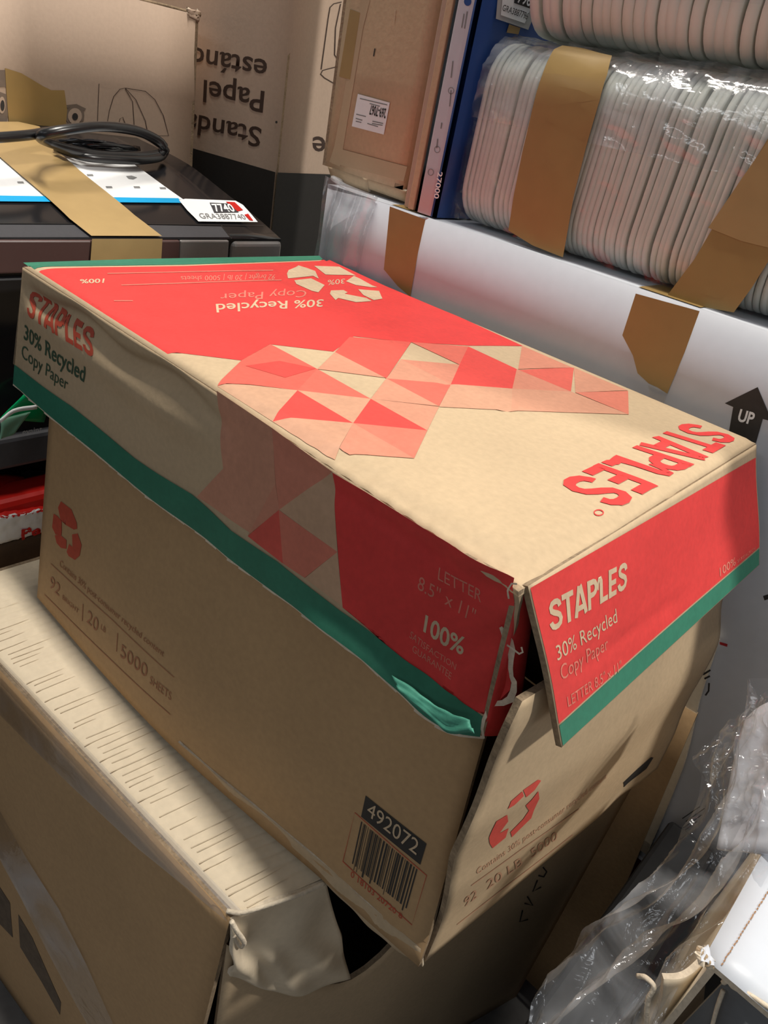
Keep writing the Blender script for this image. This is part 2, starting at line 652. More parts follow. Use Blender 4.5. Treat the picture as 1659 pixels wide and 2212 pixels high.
ZF = -0.72
struct('floor', [(-2.2, -2.0, ZF), (2.2, -2.0, ZF), (2.2, 1.6, ZF), (-2.2, 1.6, ZF)], [(0, 1, 2, 3)], CONCRETE)
struct('wall_back', [(-2.2, 1.6, ZF), (2.2, 1.6, ZF), (2.2, 1.6, 2.4), (-2.2, 1.6, 2.4)], [(0, 1, 2, 3)], PLASTER)
struct('wall_left', [(-2.2, -2.0, ZF), (-2.2, 1.6, ZF), (-2.2, 1.6, 2.4), (-2.2, -2.0, 2.4)], [(0, 1, 2, 3)], PLASTER)

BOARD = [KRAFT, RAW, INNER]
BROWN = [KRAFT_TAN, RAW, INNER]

# ================================================================== paper carton lid
LID = thing('carton_lid', 'torn red and tan paper carton lid with green rim, split at its front corner', 'lid', (-0.225, 0.148, -0.09))


def top_disp(u, v):
    du = np.minimum(u, 1 - u) * 0.45
    dv = np.minimum(v, 1 - v) * 0.2955
    d = np.minimum(du, dv)
    wr = 0.007 + 0.011 * sstep(0.5, 0.75, u) * sstep(0.5, 0.9, v)
    r = -(0.0028 + 0.0012 * sstep(0.5, 0.75, u) * sstep(0.5, 0.9, v)) * (1 - sstep(0, 1, d / wr))
    crush = 0.00045 * np.sin(u * 210 + 3 * np.sin(v * 40)) * sstep(0.6, 0.8, u) * sstep(0.90, 0.97, v)
    crease = -0.0012 * np.exp(-((v - 0.5 + 0.02 * np.sin(9 * u)) / 0.012) ** 2) * sstep(0.55, 0.7, u)
    return r + crush + crease + wob(3, 0.0016, 1.6, 1.4)(u, v) * np.sin(np.pi * np.clip(u, 0, 1)) * np.sin(np.pi * np.clip(v, 0, 1))


# v = 0 at the far long edge, v = 1 at the near long edge
TOP = Patch([(-0.45, 0.2955, 0), (0, 0.2955, 0)], [(-0.45, 0, 0), (0, 0, 0)], top_disp, (0, 0, 1))
top_o = slab('top_panel', TOP, 144, 60, 0.003, [KRAFT, KRAFT, INNER], LID)

bp = [(29, 830), (104, 896), (208, 980), (324, 1077), (437, 1158), (500, 1211), (610, 1293), (774, 1408), (878, 1499), (971, 1575), (1045, 1592)]
by = [-0.010, -0.008, -0.006, -0.005, -0.005, -0.006, -0.007, -0.007, -0.004, 0.001, 0.009]
FB = [hp(p, 1, y) for p, y in zip(bp, by)]
FB[0] = hp(bp[0], 0, -0.457)


def front_disp(u, v):
    lid_l = 1 - sstep(0.42, 0.62, u)
    roll = (-0.0065 * np.exp(-((v - 0.13 - 0.03 * np.sin(u * 25)) / 0.055) ** 2) + 0.0030 * np.exp(-((v - 0.32) / 0.10) ** 2)) * lid_l * sstep(0.0, 0.06, u)
    dent = -0.010 * sstep(0.86, 1.0, u) * np.sin(np.pi * np.clip(v, 0, 1)) * 0.8
    crk = 0.0007 * np.sin(u * 95 + v * 14) * sstep(0.86, 0.95, u)
    lipr = 0.003 * sstep(0.90, 1.0, v) * sstep(0.72, 0.80, u) * (1 - sstep(0.95, 1.0, u))
    over = -0.0015 * np.exp(-((v - 0.10) / 0.06) ** 2) * sstep(0.6, 0.8, u)
    return roll + dent + crk + lipr + over


FRONT = Patch([(-0.45, -0.0008, -0.0032), (-0.22, -0.0008, -0.0032), (-0.12, -0.0008, -0.0042), (0, -0.0008, -0.0042)], FB, front_disp, (0, -1, 0))
front_o = slab('side_panel', FRONT, 144, 48, 0.003, BOARD, LID)
end_top = [(0.0008, 0.004, -0.0031), (0.0008, 0.2945, -0.0031)]
ENDP = Patch(end_top, [(0.0338, 0.0249, -0.0834), (0.0386, 0.2938, -0.0813)],
             lambda u, v: 0.0012 * np.sin(3 * v + 5 * u) * np.sin(np.pi * np.clip(v, 0, 1)) - 0.0007 * np.exp(-((v - 0.60 - 0.25 * u) / 0.04) ** 2) * sstep(0.02, 0.1, u) * (1 - sstep(0.45, 0.6, u)),
             (1, 0, 0))
end_o = slab('end_panel', ENDP, 48, 24, 0.003, BOARD, LID)
slab('end_panel', Patch([(-0.4505, 0, -0.003), (-0.4505, 0.2955, -0.003)], [(-0.474, -0.004, -0.086), (-0.462, 0.2955, -0.095)], None, (-1, 0, 0)), 12, 6, 0.003, BOARD, LID)
slab('side_panel', Patch([(-0.45, 0.295, -0.003), (0, 0.295, -0.003)], [(-0.452, 0.3005, -0.095), (0.002, 0.3005, -0.095)], None, (0, 1, 0)), 12, 6, 0.003, BOARD, LID)
# glue tab folded round the split corner
TAB = Patch([(-0.002, 0.003, -0.006), (-0.012, 0.038, -0.010)], [hp((1042, 1590), 1, 0.010), hp((1120, 1565), 1, 0.034)],
            lambda u, v: 0.003 * np.sin(np.pi * np.clip(u, 0, 1)), (1, -0.3, 0))
tab_o = slab('corner_tab', TAB, 10, 16, 0.0025, [REDINK, RAW, INNER], LID)

# --- print on the lid top
printed('green_band', TOP, [[(50, 568), (300, 560), (690, 553), (703, 560), (688, 562), (400, 572), (200, 575), (112, 576), (75, 583)]], GREEN, top_o)
printed('red_print', TOP, [[(84, 588), (120, 580), (200, 578), (400, 575), (690, 564), (712, 562), (1130, 748), (1012, 747), (887, 740), (764, 727), (720, 760), (583, 744), (521, 779), (360, 766), (220, 678)]], REDINK, top_o, 0.0002)
cr = lambda L: [(350 + x * 0.633, 700 + y * 0.6325) for x, y in L]
tris = {0.8: [[(190, 213), (272, 125), (370, 70), (530, 155), (462, 228), (300, 208)], [(1215, 158), (1405, 150), (1395, 232)]],
        0.95: [[(462, 228), (652, 340), (440, 322), (378, 335)], [(712, 257), (905, 365), (652, 340)], [(1045, 78), (1210, 155), (1195, 222), (985, 208), (1015, 140)]],
        0.74: [[(530, 155), (712, 257), (462, 228)], [(765, 187), (985, 208), (945, 282)], [(850, 63), (1045, 78), (1015, 140)]],
        0.86: [[(590, 97), (640, 45), (850, 63), (765, 187)]],
        0.36: [[(590, 97), (762, 185), (530, 155)], [(815, 122), (985, 208), (765, 187)], [(765, 187), (945, 282), (712, 257)], [(1405, 150), (1590, 228), (1410, 235)], [(712, 257), (945, 284), (905, 365)]],
        0.46: [[(815, 122), (1015, 140), (985, 208)], [(1210, 155), (1395, 232), (1195, 222)], [(1228, 75), (1400, 150), (1215, 155)]],
        0.6: [[(1410, 235), (1590, 230), (1592, 310)], [(652, 340), (905, 365), (860, 460)]],
        0.26: [[(985, 208), (1195, 222), (1190, 300), (945, 284)], [(462, 228), (712, 257), (652, 340)], [(378, 335), (440, 322), (652, 340), (605, 425), (590, 465)]],
        0.32: [[(1195, 222), (1395, 232), (1592, 310), (1190, 300)]],
        0.2: [[(190, 215), (300, 210), (462, 228), (378, 335)]],
        0.44: [[(652, 340), (860, 460), (640, 448), (606, 425)]]}
for a, L in tris.items():
    printed_each('pattern_piece', TOP, [cr(p) for p in L], tint(a), top_o, 0.00035)
printed('pattern_piece', TOP, [cr([(285, 145), (400, 128), (525, 154), (420, 185)])], tint(0.95), top_o, 0.0005)
c6 = lambda L: [(100 + x * 0.452, 540 + y * 0.452) for x, y in L]
printed_each('recycling_arrow', TOP, [c6(p) for p in (
    [(1158, 98), (1190, 85), (1205, 76), (1250, 90), (1285, 103), (1302, 140), (1275, 126), (1190, 135), (1155, 138), (1150, 115)],
    [(1185, 147), (1265, 138), (1330, 170), (1300, 205), (1270, 198), (1195, 165)],
    [(1280, 78), (1400, 82), (1480, 125), (1450, 122), (1335, 120)],
    [(1432, 152), (1470, 126), (1500, 140), (1558, 172), (1582, 180), (1550, 180), (1480, 170)],
    [(1355, 212), (1360, 196), (1420, 194), (1440, 205), (1425, 212), (1530, 232), (1555, 247), (1480, 252), (1395, 232), (1382, 242)],
    [(1490, 190), (1590, 198), (1606, 235), (1565, 242), (1515, 218)])], CREAMINK, top_o, 0.0005)
logo('brand_lettering', TOP, [(1483, 912), (1195, 1047), (1330, 1106), (1598, 946)], REDINK, top_o)
printed('registered_mark', TOP, ribbon([(1293 + 10 * math.cos(a), 1108 + 6 * math.sin(a)) for a in np.linspace(0, 6.28, 14)[:-1]], 2.2, True), REDINK, top_o)
txt('product_lettering', TOP, '30% Recycled', [(699, 648), (466, 658), (468, 676), (697, 663)], CREAMINK, top_o, 0.012)
txt('product_lettering', TOP, 'Copy Paper', [(663, 628), (475, 636), (476, 651), (660, 643)], PINKINK, top_o)
txt('small_print', TOP, '30%', [(745, 603), (708, 606), (708, 617), (744, 613)], CREAMINK, top_o)
txt('small_print', TOP, '100%', [(226, 603), (172, 605), (175, 613), (224, 612)], CREAMINK, top_o, 0.02)
txt('small_print', TOP, '92 bright | 20 lb | 5000 sheets', [(596, 594), (390, 598), (392, 608), (592, 605)], PINKINK, top_o)
strokes_each('rule_line', TOP, [[(232, 592), (590, 585)], [(262, 617), (608, 606)], [(246, 651), (287, 651)]], 1.6, PINKINK, top_o, 0.0005)

# --- print on the near long side of the lid
gb = [(29, 784), (92, 833), (154, 876), (291, 988), (416, 1067), (500, 1145), (599, 1211), (736, 1318), (856, 1408), (985, 1503), (1046, 1549)]
gu = [FRONT.uv(p) for p in gb]
gu[0] = np.array([0.001, gu[0][1]])
gpoly = []
for a, b in zip(gu[:-1], gu[1:]):
    gpoly.append([a, b, np.array([b[0], 0.992]), np.array([a[0], 0.992])])
printed('green_band', FRONT, gpoly, GREEN, front_o, 0.0007, uvs=True)
printed('red_print', FRONT, [[(719, 1021), (790, 1062), (880, 1118), (985, 1183), (1060, 1225), (1112, 1248), (1112, 1300), (1104, 1360), (1100, 1400), (1106, 1440), (1102, 1490), (1062, 1530), (1046, 1543), (985, 1496), (856, 1401), (741, 1312)]], REDINK, front_o, 0.0003)
for a, L in {0.34: [[(469, 844), (588, 924), (596, 1044), (540, 1150), (426, 1073), (483, 1012)]], 0.5: [[(588, 924), (719, 1019), (604, 1101), (596, 1040)]],
             0.14: [[(719, 1019), (730, 1192), (604, 1101)], [(730, 1192), (741, 1310), (659, 1249)]], 0.42: [[(596, 1044), (604, 1101), (536, 1157)]], 0.85: [[(603, 1101), (612, 1217), (536, 1158)]],
             0.6: [[(603, 1101), (730, 1192), (659, 1248), (612, 1217)]]}.items():
    printed_each('pattern_piece', FRONT, L, tint(a), front_o, 0.0003)
logo('brand_lettering', FRONT, [(60, 681), (206, 776), (210, 713), (64, 625)], REDBROWN, front_o)
txt('product_lettering', FRONT, '30% Recycled', [(52, 731), (182, 825), (185, 793), (54, 701)], GREEN_TXT, front_o, 0.014)
txt('product_lettering', FRONT, 'Copy Paper', [(47, 771), (146, 843), (149, 818), (49, 743)], GREEN_TXT, front_o)
txt('size_lettering', FRONT, 'LETTER', [(947, 1251), (1040, 1301), (1043, 1276), (950, 1225)], PINKINK, front_o)
txt('size_lettering', FRONT, '8.5" x 11"', [(902, 1271), (1024, 1344), (1030, 1318), (908, 1243)], PINKINK, front_o)
txt('size_lettering', FRONT, '100%', [(915, 1362), (1000, 1414), (1006, 1378), (920, 1328)], CREAMINK, front_o, 0.02)
txt('small_print', FRONT, 'SATISFACTION', [(885, 1376), (984, 1447), (987, 1434), (889, 1362)], PINKINK, front_o)
txt('small_print', FRONT, 'GUARANTEE', [(891, 1406), (974, 1468), (977, 1454), (894, 1392)], PINKINK, front_o)
# torn paper along the split corner and frayed lower rim
tear = [(1083, 1350), (1093, 1368), (1103, 1384), (1108, 1402), (1106, 1422), (1104, 1440), (1106, 1458), (1112, 1470), (1111, 1490), (1104, 1508), (1088, 1516), (1068, 1518), (1058, 1530), (1046, 1552), (1042, 1572), (1045, 1592)]
strokes('torn_paper_edge', FRONT, [tear], [7, 15, 19, 17, 11, 10, 9, 12, 15, 18, 13, 11, 11, 8, 6, 5], TORN, front_o, 0.0012)
strokes_each('torn_paper_edge', FRONT, [[(1103, 1384), (1116, 1392), (1130, 1402), (1138, 1398), (1136, 1388)], [(1112, 1282), (1110, 1268), (1118, 1256), (1130, 1257)]], 4, TORN, front_o, 0.0035)
rim = []
for i in range(40):
    u0 = i / 40.0
    rim.append([np.array([u0, 0.985]), np.array([u0 + 0.025, 0.985]), np.array([u0 + 0.025, 1.0 + 0.012 * rng.random()]), np.array([u0, 1.0 + 0.02 * rng.random()])])
printed('frayed_rim', FRONT, rim, TORN, front_o, 0.0004, uvs=True)

lip_t = [hp(p, 1, -0.0118) for p in ((846, 1458), (905, 1498), (955, 1532), (1012, 1556))]
lip_b = [hp(p, 1, -0.0150) for p in ((862, 1494), (915, 1535), (962, 1580), (985, 1586), (1020, 1580))]
GLIP = mat('green_ink_lighter', (0.06, 0.27, 0.19), 0.6, 0.2, 50, 0.3, 260)  # lighter, more uneven green than the printed band
slab('folded_lip', Patch(lip_t, lip_b, wob(51, 0.0006, 5, 3), (0, -1, 0)), 24, 6, 0.0010, [GLIP, GLIP, INNER], LID)

# --- print on the near end of the lid
printed('green_band', ENDP, [[np.array([0.004 + 0.99 * i / 12, ENDP.uv((1205, 1569))[1]]), np.array([0.004 + 0.99 * (i + 1) / 12, ENDP.uv((1205, 1569))[1]]), np.array([0.004 + 0.99 * (i + 1) / 12, 0.992]), np.array([0.004 + 0.99 * i / 12, 0.992])] for i in range(12)], GREEN, end_o, uvs=True)
vr = ENDP.uv((1205, 1569))[1] - 0.012
printed('red_print', ENDP, [[np.array([0.004, 0.015]), np.array([0.994, 0.10]), np.array([0.994, vr]), np.array([0.004, vr])]], REDINK, end_o, 0.0002, uvs=True)
logo('brand_lettering', ENDP, [(1189, 1366), (1353, 1270), (1355, 1210), (1182, 1300)], CREAMINK, end_o)
txt('product_lettering', ENDP, '30% Recycled', [(1203, 1427), (1332, 1343), (1329, 1314), (1198, 1396)], CREAMINK, end_o, 0.0)
txt('product_lettering', ENDP, 'Copy Paper', [(1212, 1470), (1313, 1401), (1309, 1374), (1207, 1438)], PINKINK, end_o)
txt('size_lettering', ENDP, 'LETTER 8.5" x 11"', [(1226, 1527), (1342, 1447), (1340, 1426), (1223, 1505)], PINKINK, end_o)
txt('size_lettering', ENDP, '100%', [(1554, 1245), (1588, 1219), (1587, 1203), (1553, 1227)], PINKINK, end_o, 0.01)
txt('small_print', ENDP, 'SATISFACTION', [(1592, 1216), (1630, 1187), (1630, 1181), (1592, 1209)], PINKINK, end_o)

# ================================================================== paper carton body
BODY = thing('paper_carton', 'tan paper carton body with barcode and red recycling symbol under the torn lid', 'box', (-0.2, 0.13, -0.275))
ZB = -0.2745
bl = hp((80, 1290), 2, ZB)
br = hp((911, 2079), 2, ZB)
bot_px = [(80, 1290), (240, 1475), (400, 1640), (560, 1772), (700, 1890), (810, 1990), (911, 2079)]
BF_bot = [hp(p, 2, ZB) for p in bot_px]
tl = hp((106, 905), 0, -0.424)
tl = tl + (tl - bl) / (tl[2] - bl[2]) * (-0.03 - tl[2])
trr = hp((1044, 1600), 0, -0.001)
trr = trr + (trr - br) / (trr[2] - br[2]) * (-0.03 - trr[2])


def bf_disp(u, v):
    c = np.sin(np.pi * np.clip(u, 0, 1))
    return 0.004 * c * np.sin(np.pi * np.clip(v, 0, 1)) + 0.0035 * sstep(0.93, 1.0, v) * sstep(0.5, 0.75, u)


BF = Patch([tl, trr], BF_bot, bf_disp, (0, -1, 0))
bf_o = slab('side_panel', BF, 48, 30, 0.0035, BROWN, BODY)
lipu = np.linspace(0.50, 0.995, 10)
slab('crushed_lip', Patch(BF.P(lipu, np.full(10, 0.955)) + np.array([0, -0.001, 0]), [hp(p, 2, ZB - 0.002) for p in ((575, 1792), (640, 1850), (690, 1896), (780, 1984), (850, 2046), (914, 2086))], wob(53, 0.0009, 6, 2), (0, -1, 0.5)), 40, 4, 0.0015, [KRAFT, TORN, INNER], BODY)
e_px = [(1128, 1515), (1097, 1581), (1071, 1640), (1035, 1738), (1007, 1803), (982, 1856), (975, 1895), (968, 1937), (951, 1999), (918, 2078)]
ezs = np.linspace(0, 1, len(e_px))
EL = [hp(p, 0, 0.0165 + 0.0012 * math.sin(k * 2)) for k, p in enumerate(e_px)]
EL[-1] = hp((918, 2078), 2, ZB)
ER = [hp((1582, 1235), 1, 0.288), hp((1560, 1300), 1, 0.286), hp((1551, 1392), 1, 0.284), hp((1482, 1522), 1, 0.278), hp((1455, 1590), 1, 0.274), hp((1420, 1660), 1, 0.270)]
# u from the top to the bottom of the panel, v from the near to the far edge
BE = Patch(EL, ER, lambda u, v: 0.006 * np.sin(np.pi * np.clip(v, 0, 1)) * np.sin(np.pi * np.clip(u, 0, 1)) - 0.0022 * np.exp(-(((v - 0.80) / 0.07) ** 2 + ((u - 0.95) / 0.10) ** 2)), (1, 0, 0))
be_o = slab('end_panel', BE, 40, 40, 0.0035, BOARD, BODY)
slab('end_panel', Patch([tl + np.array([0, 0.002, 0]), (-0.436, 0.286, -0.03)], [bl, (-0.425, 0.272, ZB)], None, (-1, 0, 0)), 8, 8, 0.0035, BROWN, BODY)
slab('side_panel', Patch([(-0.436, 0.2895, -0.03), (0.018, 0.2895, -0.05)], [(-0.425, 0.2735, ZB), (0.046, 0.271, ZB)], None, (0, 1, 0)), 8, 8, 0.0035, BROWN, BODY)
slab('bottom_panel', Patch([(-0.42, 0.27, ZB), (0.040, 0.265, ZB)], [bl + np.array([0.003, 0.003, 0]), br + np.array([-0.003, 0.004, 0])], None, (0, 0, 1)), 8, 8, 0.003, BROWN, BODY)
c4 = lambda L: [(x * 0.416, 780 + y * 0.416) for x, y in L]
printed_each('recycling_arrow', BF, [c4(p) for p in (
    [(303, 760), (318, 728), (372, 770), (400, 840), (402, 870), (385, 875), (342, 850), (350, 805), (316, 825)],
    [(280, 792), (300, 805), (322, 830), (322, 885), (320, 905), (290, 900), (272, 862)],
    [(286, 905), (312, 900), (347, 930), (346, 975), (318, 970), (296, 945)],
    [(348, 990), (360, 950), (378, 965), (376, 900), (405, 895), (425, 955), (415, 1010), (390, 1032), (358, 1012)])], REDBROWN, bf_o)
strokes_each('rule_line', BF, [c4([(265, 1052), (580, 1340), (905, 1642)]), c4([(232, 1212), (560, 1535), (885, 1835)]), c4([(432, 1262), (428, 1350)]), c4([(612, 1412), (606, 1508)])], 1.7, FAINT_B, bf_o)
Q = lambda a, b, c, d: c4([a, b, c, d])
txt('small_print', BF, 'Contains 30% post-consumer recycled content', Q((310, 1062), (850, 1535), (856, 1505), (316, 1030)), FAINT_B, bf_o)
txt('size_lettering', BF, '92', Q((258, 1172), (308, 1222), (318, 1166), (266, 1112)), FAINT_B, bf_o)
txt('size_lettering', BF, 'BRIGHT', Q((325, 1235), (408, 1312), (411, 1290), (328, 1212)), FAINT_B, bf_o)
txt('size_lettering', BF, '20', Q((450, 1352), (506, 1408), (516, 1345), (460, 1290)), FAINT_B, bf_o)
txt('size_lettering', BF, 'LB', Q((524, 1390), (548, 1412), (552, 1386), (528, 1364)), FAINT_B, bf_o)
txt('size_lettering', BF, '5000', Q((625, 1532), (762, 1645), (770, 1580), (632, 1466)), FAINT_B, bf_o)
txt('size_lettering', BF, 'SHEETS', Q((778, 1672), (888, 1762), (893, 1722), (784, 1632)), FAINT_B, bf_o)
k6 = lambda L: [(500 + x * 0.548, 1000 + y * 0.548) for x, y in L]
printed('number_label', BF, [k6([(530, 1310), (512, 1393), (745, 1583), (770, 1500)])], BLACKINK, bf_o)
txt('number_lettering', BF, '492072', k6([(534, 1383), (730, 1544), (745, 1490), (546, 1332)]), CREAMINK, bf_o, 0.0, 0.0006)
strokes('barcode_frame', BF, [k6([(487, 1377), (440, 1570), (712, 1820), (770, 1625)])], 1.8, REDBROWN, bf_o, closed=True)
fq = quadmap(BF, k6([(468, 1592), (690, 1775), (738, 1605), (508, 1408)]))
bars = []
x = 0.02
while x < 0.97:
    wbar = random.choice((0.008, 0.012, 0.02, 0.028))
    y0 = 0.0 if random.random() < 0.12 else 0.10
    bars.append([fq(x, y0), fq(x + wbar, y0), fq(x + wbar, 1), fq(x, 1)])
    x += wbar + random.choice((0.008, 0.012, 0.018, 0.024))
printed('barcode', BF, bars, BLACKINK, bf_o, uvs=True)
txt('barcode_digits', BF, '0 18103 20720 8', k6([(470, 1628), (672, 1798), (675, 1778), (474, 1606)]), REDBROWN, bf_o)
e8 = lambda L: [(850 + x * 0.2803, 1500 + y * 0.2803) for x, y in L]
REDSYM = tint(0.88)
printed_each('recycling_arrow', BE, [e8(p) for p in (
    [(998, 735), (1112, 655), (1135, 662), (1085, 735), (1022, 790)],
    [(880, 880), (905, 820), (990, 745), (1002, 780), (930, 850)],
    [(1018, 852), (1060, 812), (1115, 742), (1122, 800), (1060, 950), (910, 1098), (900, 1058), (1000, 955), (1042, 892)],
    [(735, 1100), (760, 1040), (792, 975), (875, 925), (882, 975), (815, 1068), (886, 1028), (862, 1100), (762, 1182), (742, 1150)])], REDSYM, be_o)
strokes_each('rule_line', BE, [e8([(600, 1470), (1000, 1180), (1427, 880)]), e8([(490, 1770), (900, 1450), (1380, 1080)])], 1.8, FAINT, be_o)
txt('small_print', BE, 'Contains 30% post-consumer recycled content', e8([(640, 1385), (1640, 640), (1640, 605), (640, 1340)]), FAINT, be_o)
txt('size_lettering', BE, '92', e8([(540, 1640), (640, 1560), (640, 1495), (545, 1570)]), FAINT, be_o)
txt('size_lettering', BE, '20 LB  5000', e8([(720, 1500), (1260, 1110), (1250, 1050), (715, 1435)]), FAINT, be_o)
printed('number_label', BE, [[(1346, 1690), (1347, 1700), (1396, 1660), (1411, 1636), (1406, 1635)]], BLACKINK, be_o)

# ================================================================== big carton underneath
UNDER = thing('shipping_carton', 'large brown shipping carton with torn corner and clear tape under the paper carton', 'box', (-0.25, 0.1, ZF))
ZU = -0.2785
c0 = np.array([-0.078, -0.0600])
fl = np.array([-0.470, -0.0925])
c1 = np.array([0.036, 0.305])
FU = Patch([(*fl, ZU), (*c0, ZU)], [(fl[0] - 0.01, fl[1] - 0.035, ZF), (c0[0] - 0.012, c0[1] - 0.03, ZF)], lambda u, v: 0.006 * np.sin(np.pi * np.clip(u, 0, 1)) * np.sin(np.pi * np.clip(v * 1.1, 0, 1)), (0, -1, 0))
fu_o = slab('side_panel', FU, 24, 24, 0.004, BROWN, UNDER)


def strip_disp(u, v):
    ph = u * 44 + 0.25 * np.sin(v * 14 + u * 9)
    g = np.exp(-((ph - np.round(ph)) / 0.13) ** 2)
    am = 0.35 + 0.65 * np.sin(u * 37 + np.floor(ph) * 2.1) ** 2
    return -0.0011 * g * am * sstep(0.70, 0.76, v) * (1 - sstep(0.90, 0.96, v)) - 0.002 * (1 - sstep(0, 0.02, 1 - v))


TU = Patch([(-0.470, 0.30, ZU), (0.028, 0.30, ZU)], [(*fl, ZU), (*c0, ZU)], strip_disp, (0, 0, 1))
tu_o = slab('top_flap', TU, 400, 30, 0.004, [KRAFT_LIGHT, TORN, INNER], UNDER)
FLUTE_SHADE = mat('flute_shade_tone', (0.60, 0.495, 0.355), 0.8, 0.15, 60, 0.3, 300)  # shading along the flutes, painted as darker strokes on the board
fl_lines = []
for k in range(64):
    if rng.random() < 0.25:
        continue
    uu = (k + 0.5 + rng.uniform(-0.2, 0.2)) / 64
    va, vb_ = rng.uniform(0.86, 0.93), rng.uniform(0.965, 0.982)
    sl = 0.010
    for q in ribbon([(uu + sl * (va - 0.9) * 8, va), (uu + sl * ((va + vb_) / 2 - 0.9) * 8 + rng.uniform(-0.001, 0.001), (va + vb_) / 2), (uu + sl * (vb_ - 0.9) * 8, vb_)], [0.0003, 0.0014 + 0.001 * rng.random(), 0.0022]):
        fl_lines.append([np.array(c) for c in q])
fo = printed('flute_shade_lines', TU, fl_lines, FLUTE_SHADE, tu_o, 0.0004, uvs=True)
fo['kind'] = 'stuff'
en = np.array([(c1 - c0)[1], -(c1 - c0)[0], 0.0])
en /= np.linalg.norm(en)
q0 = (*c0, ZU)
pe = lambda p, off=0.0: hpl(p, np.array(q0) + en * off, en)
EUt = [(*c0, ZU - 0.03), pe((640, 2120)), pe((757, 2117)), pe((850, 2040)), (c0 + (c1 - c0) * 0.5).tolist() + [ZU - 0.005], (*c1, ZU - 0.005)]
EU = Patch(EUt, [(*c0, ZF), (*c1, ZF)], lambda u, v: 0.004 * np.sin(np.pi * np.clip(v, 0, 1)) * np.sin(np.pi * np.clip(u, 0, 1)), en)
eu_o = slab('end_panel', EU, 40, 20, 0.004, BOARD, UNDER)


def flap_disp(u, v):
    return (0.004 * np.sin(np.pi * np.clip(v, 0, 1)) + 0.0030 * np.sin(u * 9 + v * 5 + 1.0) * np.sin(v * 6)
            + 0.0022 * np.sin(u * 17 - v * 9) * sstep(0.25, 0.6, v)) * (1 - sstep(0.85, 1, v) * 0.6)


EF = Patch([(*c0, ZU), hp((705, 1908), 2, ZU)], [pe((497, 2110), 0.005), pe((640, 2150), 0.009), pe((757, 2113), 0.006)], flap_disp, en)
slab('end_flap', EF, 36, 30, 0.003, [KRAFT_LIGHT, TORN, INNER], UNDER)
slab('side_panel', Patch([(-0.47, 0.302, ZU), (0.03, 0.302, ZU)], [(-0.47, 0.302, ZF), (0.03, 0.302, ZF)], None, (0, 1, 0)), 6, 6, 0.004, BROWN, UNDER)
slab('end_panel', Patch([(*fl, ZU), (-0.470, 0.30, ZU)], [(*fl, ZF), (-0.470, 0.30, ZF)], None, (-1, 0, 0)), 6, 6, 0.004, BROWN, UNDER)
# torn corner: two folded rags of board
tube('torn_corner', [hp((490, 1968), 2, ZU + 0.002), hp((520, 1972), 2, ZU + 0.003), hp((560, 1962), 2, ZU + 0.003), hp((640, 1935), 2, ZU + 0.002), hp((700, 1908), 2, ZU + 0.001)], 0.0016, TORN, UNDER, 6, 40)
tube('torn_corner', [pe((500, 1990), 0.004), pe((512, 2012), 0.007), pe((528, 2036), 0.008), pe((520, 2044), 0.006), pe((505, 2020), 0.005)], 0.0016, TORN, UNDER, 6, 40)
# clear tape: along the top edge and low on the side
printed('clear_tape', TU, [[np.array([0.001, 0.985]), np.array([0.999, 0.98]), np.array([0.999, 0.999]), np.array([0.001, 0.999])]], CTAPE, tu_o, 0.0012, uvs=True)
printed('clear_tape', FU, [[(0, 1430), (480, 1962), (494, 1988), (300, 1830), (150, 1690), (0, 1540)]], CTAPE, fu_o, 0.0012)
printed('clear_tape', FU, [[(-10, 1725), (60, 1850), (130, 1960), (190, 2080), (255, 2225), (200, 2225), (120, 2080), (50, 1940), (-10, 1830)]], FILM2, fu_o, 0.0015)
SMUDGE = mat('dark_smudged_print', (0.13, 0.095, 0.065), 0.75, 0.3, 40, 0.2, 200)
printed('smudged_print', FU, [[(40, 1975), (70, 2025), (132, 2165), (130, 2192), (90, 2120), (44, 2045)], [(-10, 1900), (22, 1950), (28, 2025), (-10, 1985)]], SMUDGE, fu_o)
printed('black_patch', FU, [[(-10, 2165), (8, 2170), (40, 2225), (-10, 2225)]], BLACKINK, fu_o, 0.0008)  # flat black patch at the lower left of the panel
# marker scrawl on the end
strokes('marker_writing', EU, [[(1172, 1872), (1180, 1882), (1174, 1893), (1162, 1890)], [(1160, 1900), (1150, 1925), (1168, 1915)], [(1138, 1935), (1150, 1955), (1132, 1950)], [(1128, 1965), (1122, 1990), (1140, 1985)]], 3.2, BLACKINK, eu_o, 0.0006)

# ================================================================== white carton behind
YW = 0.3105
WHITE, wp = carton('white_carton', 'big white carton with tan tape strips and black UP arrow behind the paper carton', 'box', (-0.4705, YW), (1, 0), (0, 1), 0.682, 0.42, -0.412, 0.0655, [WHITEB, WHITEB, INNER], 0.0012, 0.004)
WF, wf_o = wp['front_panel']
WT, wt_o = wp['top_panel']
for px in ([(843, 446), (920, 474), (904, 545), (887, 641), (860, 618), (830, 582)], [(1374, 634), (1512, 672), (1480, 760), (1442, 850), (1420, 836), (1402, 828), (1378, 806), (1368, 768), (1345, 724)]):
    printed('packing_tape', WF, [px], TAPE, wf_o, 0.0006)
for x0, x1 in ((-0.383, -0.338), (-0.1255, -0.0765)):
    printed('packing_tape', WT, [[(((x0 + 0.4705) / 0.682), 0.997), (((x1 + 0.4705) / 0.682), 0.997), (((x1 + 0.4705) / 0.682), 0.01), (((x0 + 0.4705) / 0.682), 0.01)]], TAPE, wt_o, 0.0007, uvs=True)
printed('tape_residue', WF, [[(1400, 830), (1442, 850), (1432, 880), (1425, 905), (1410, 880)]], CTAPE, wf_o, 0.0006)
Zr = lambda x, z: ((x + 0.4705) / 0.8, (0.0655 - z) / 0.4775)
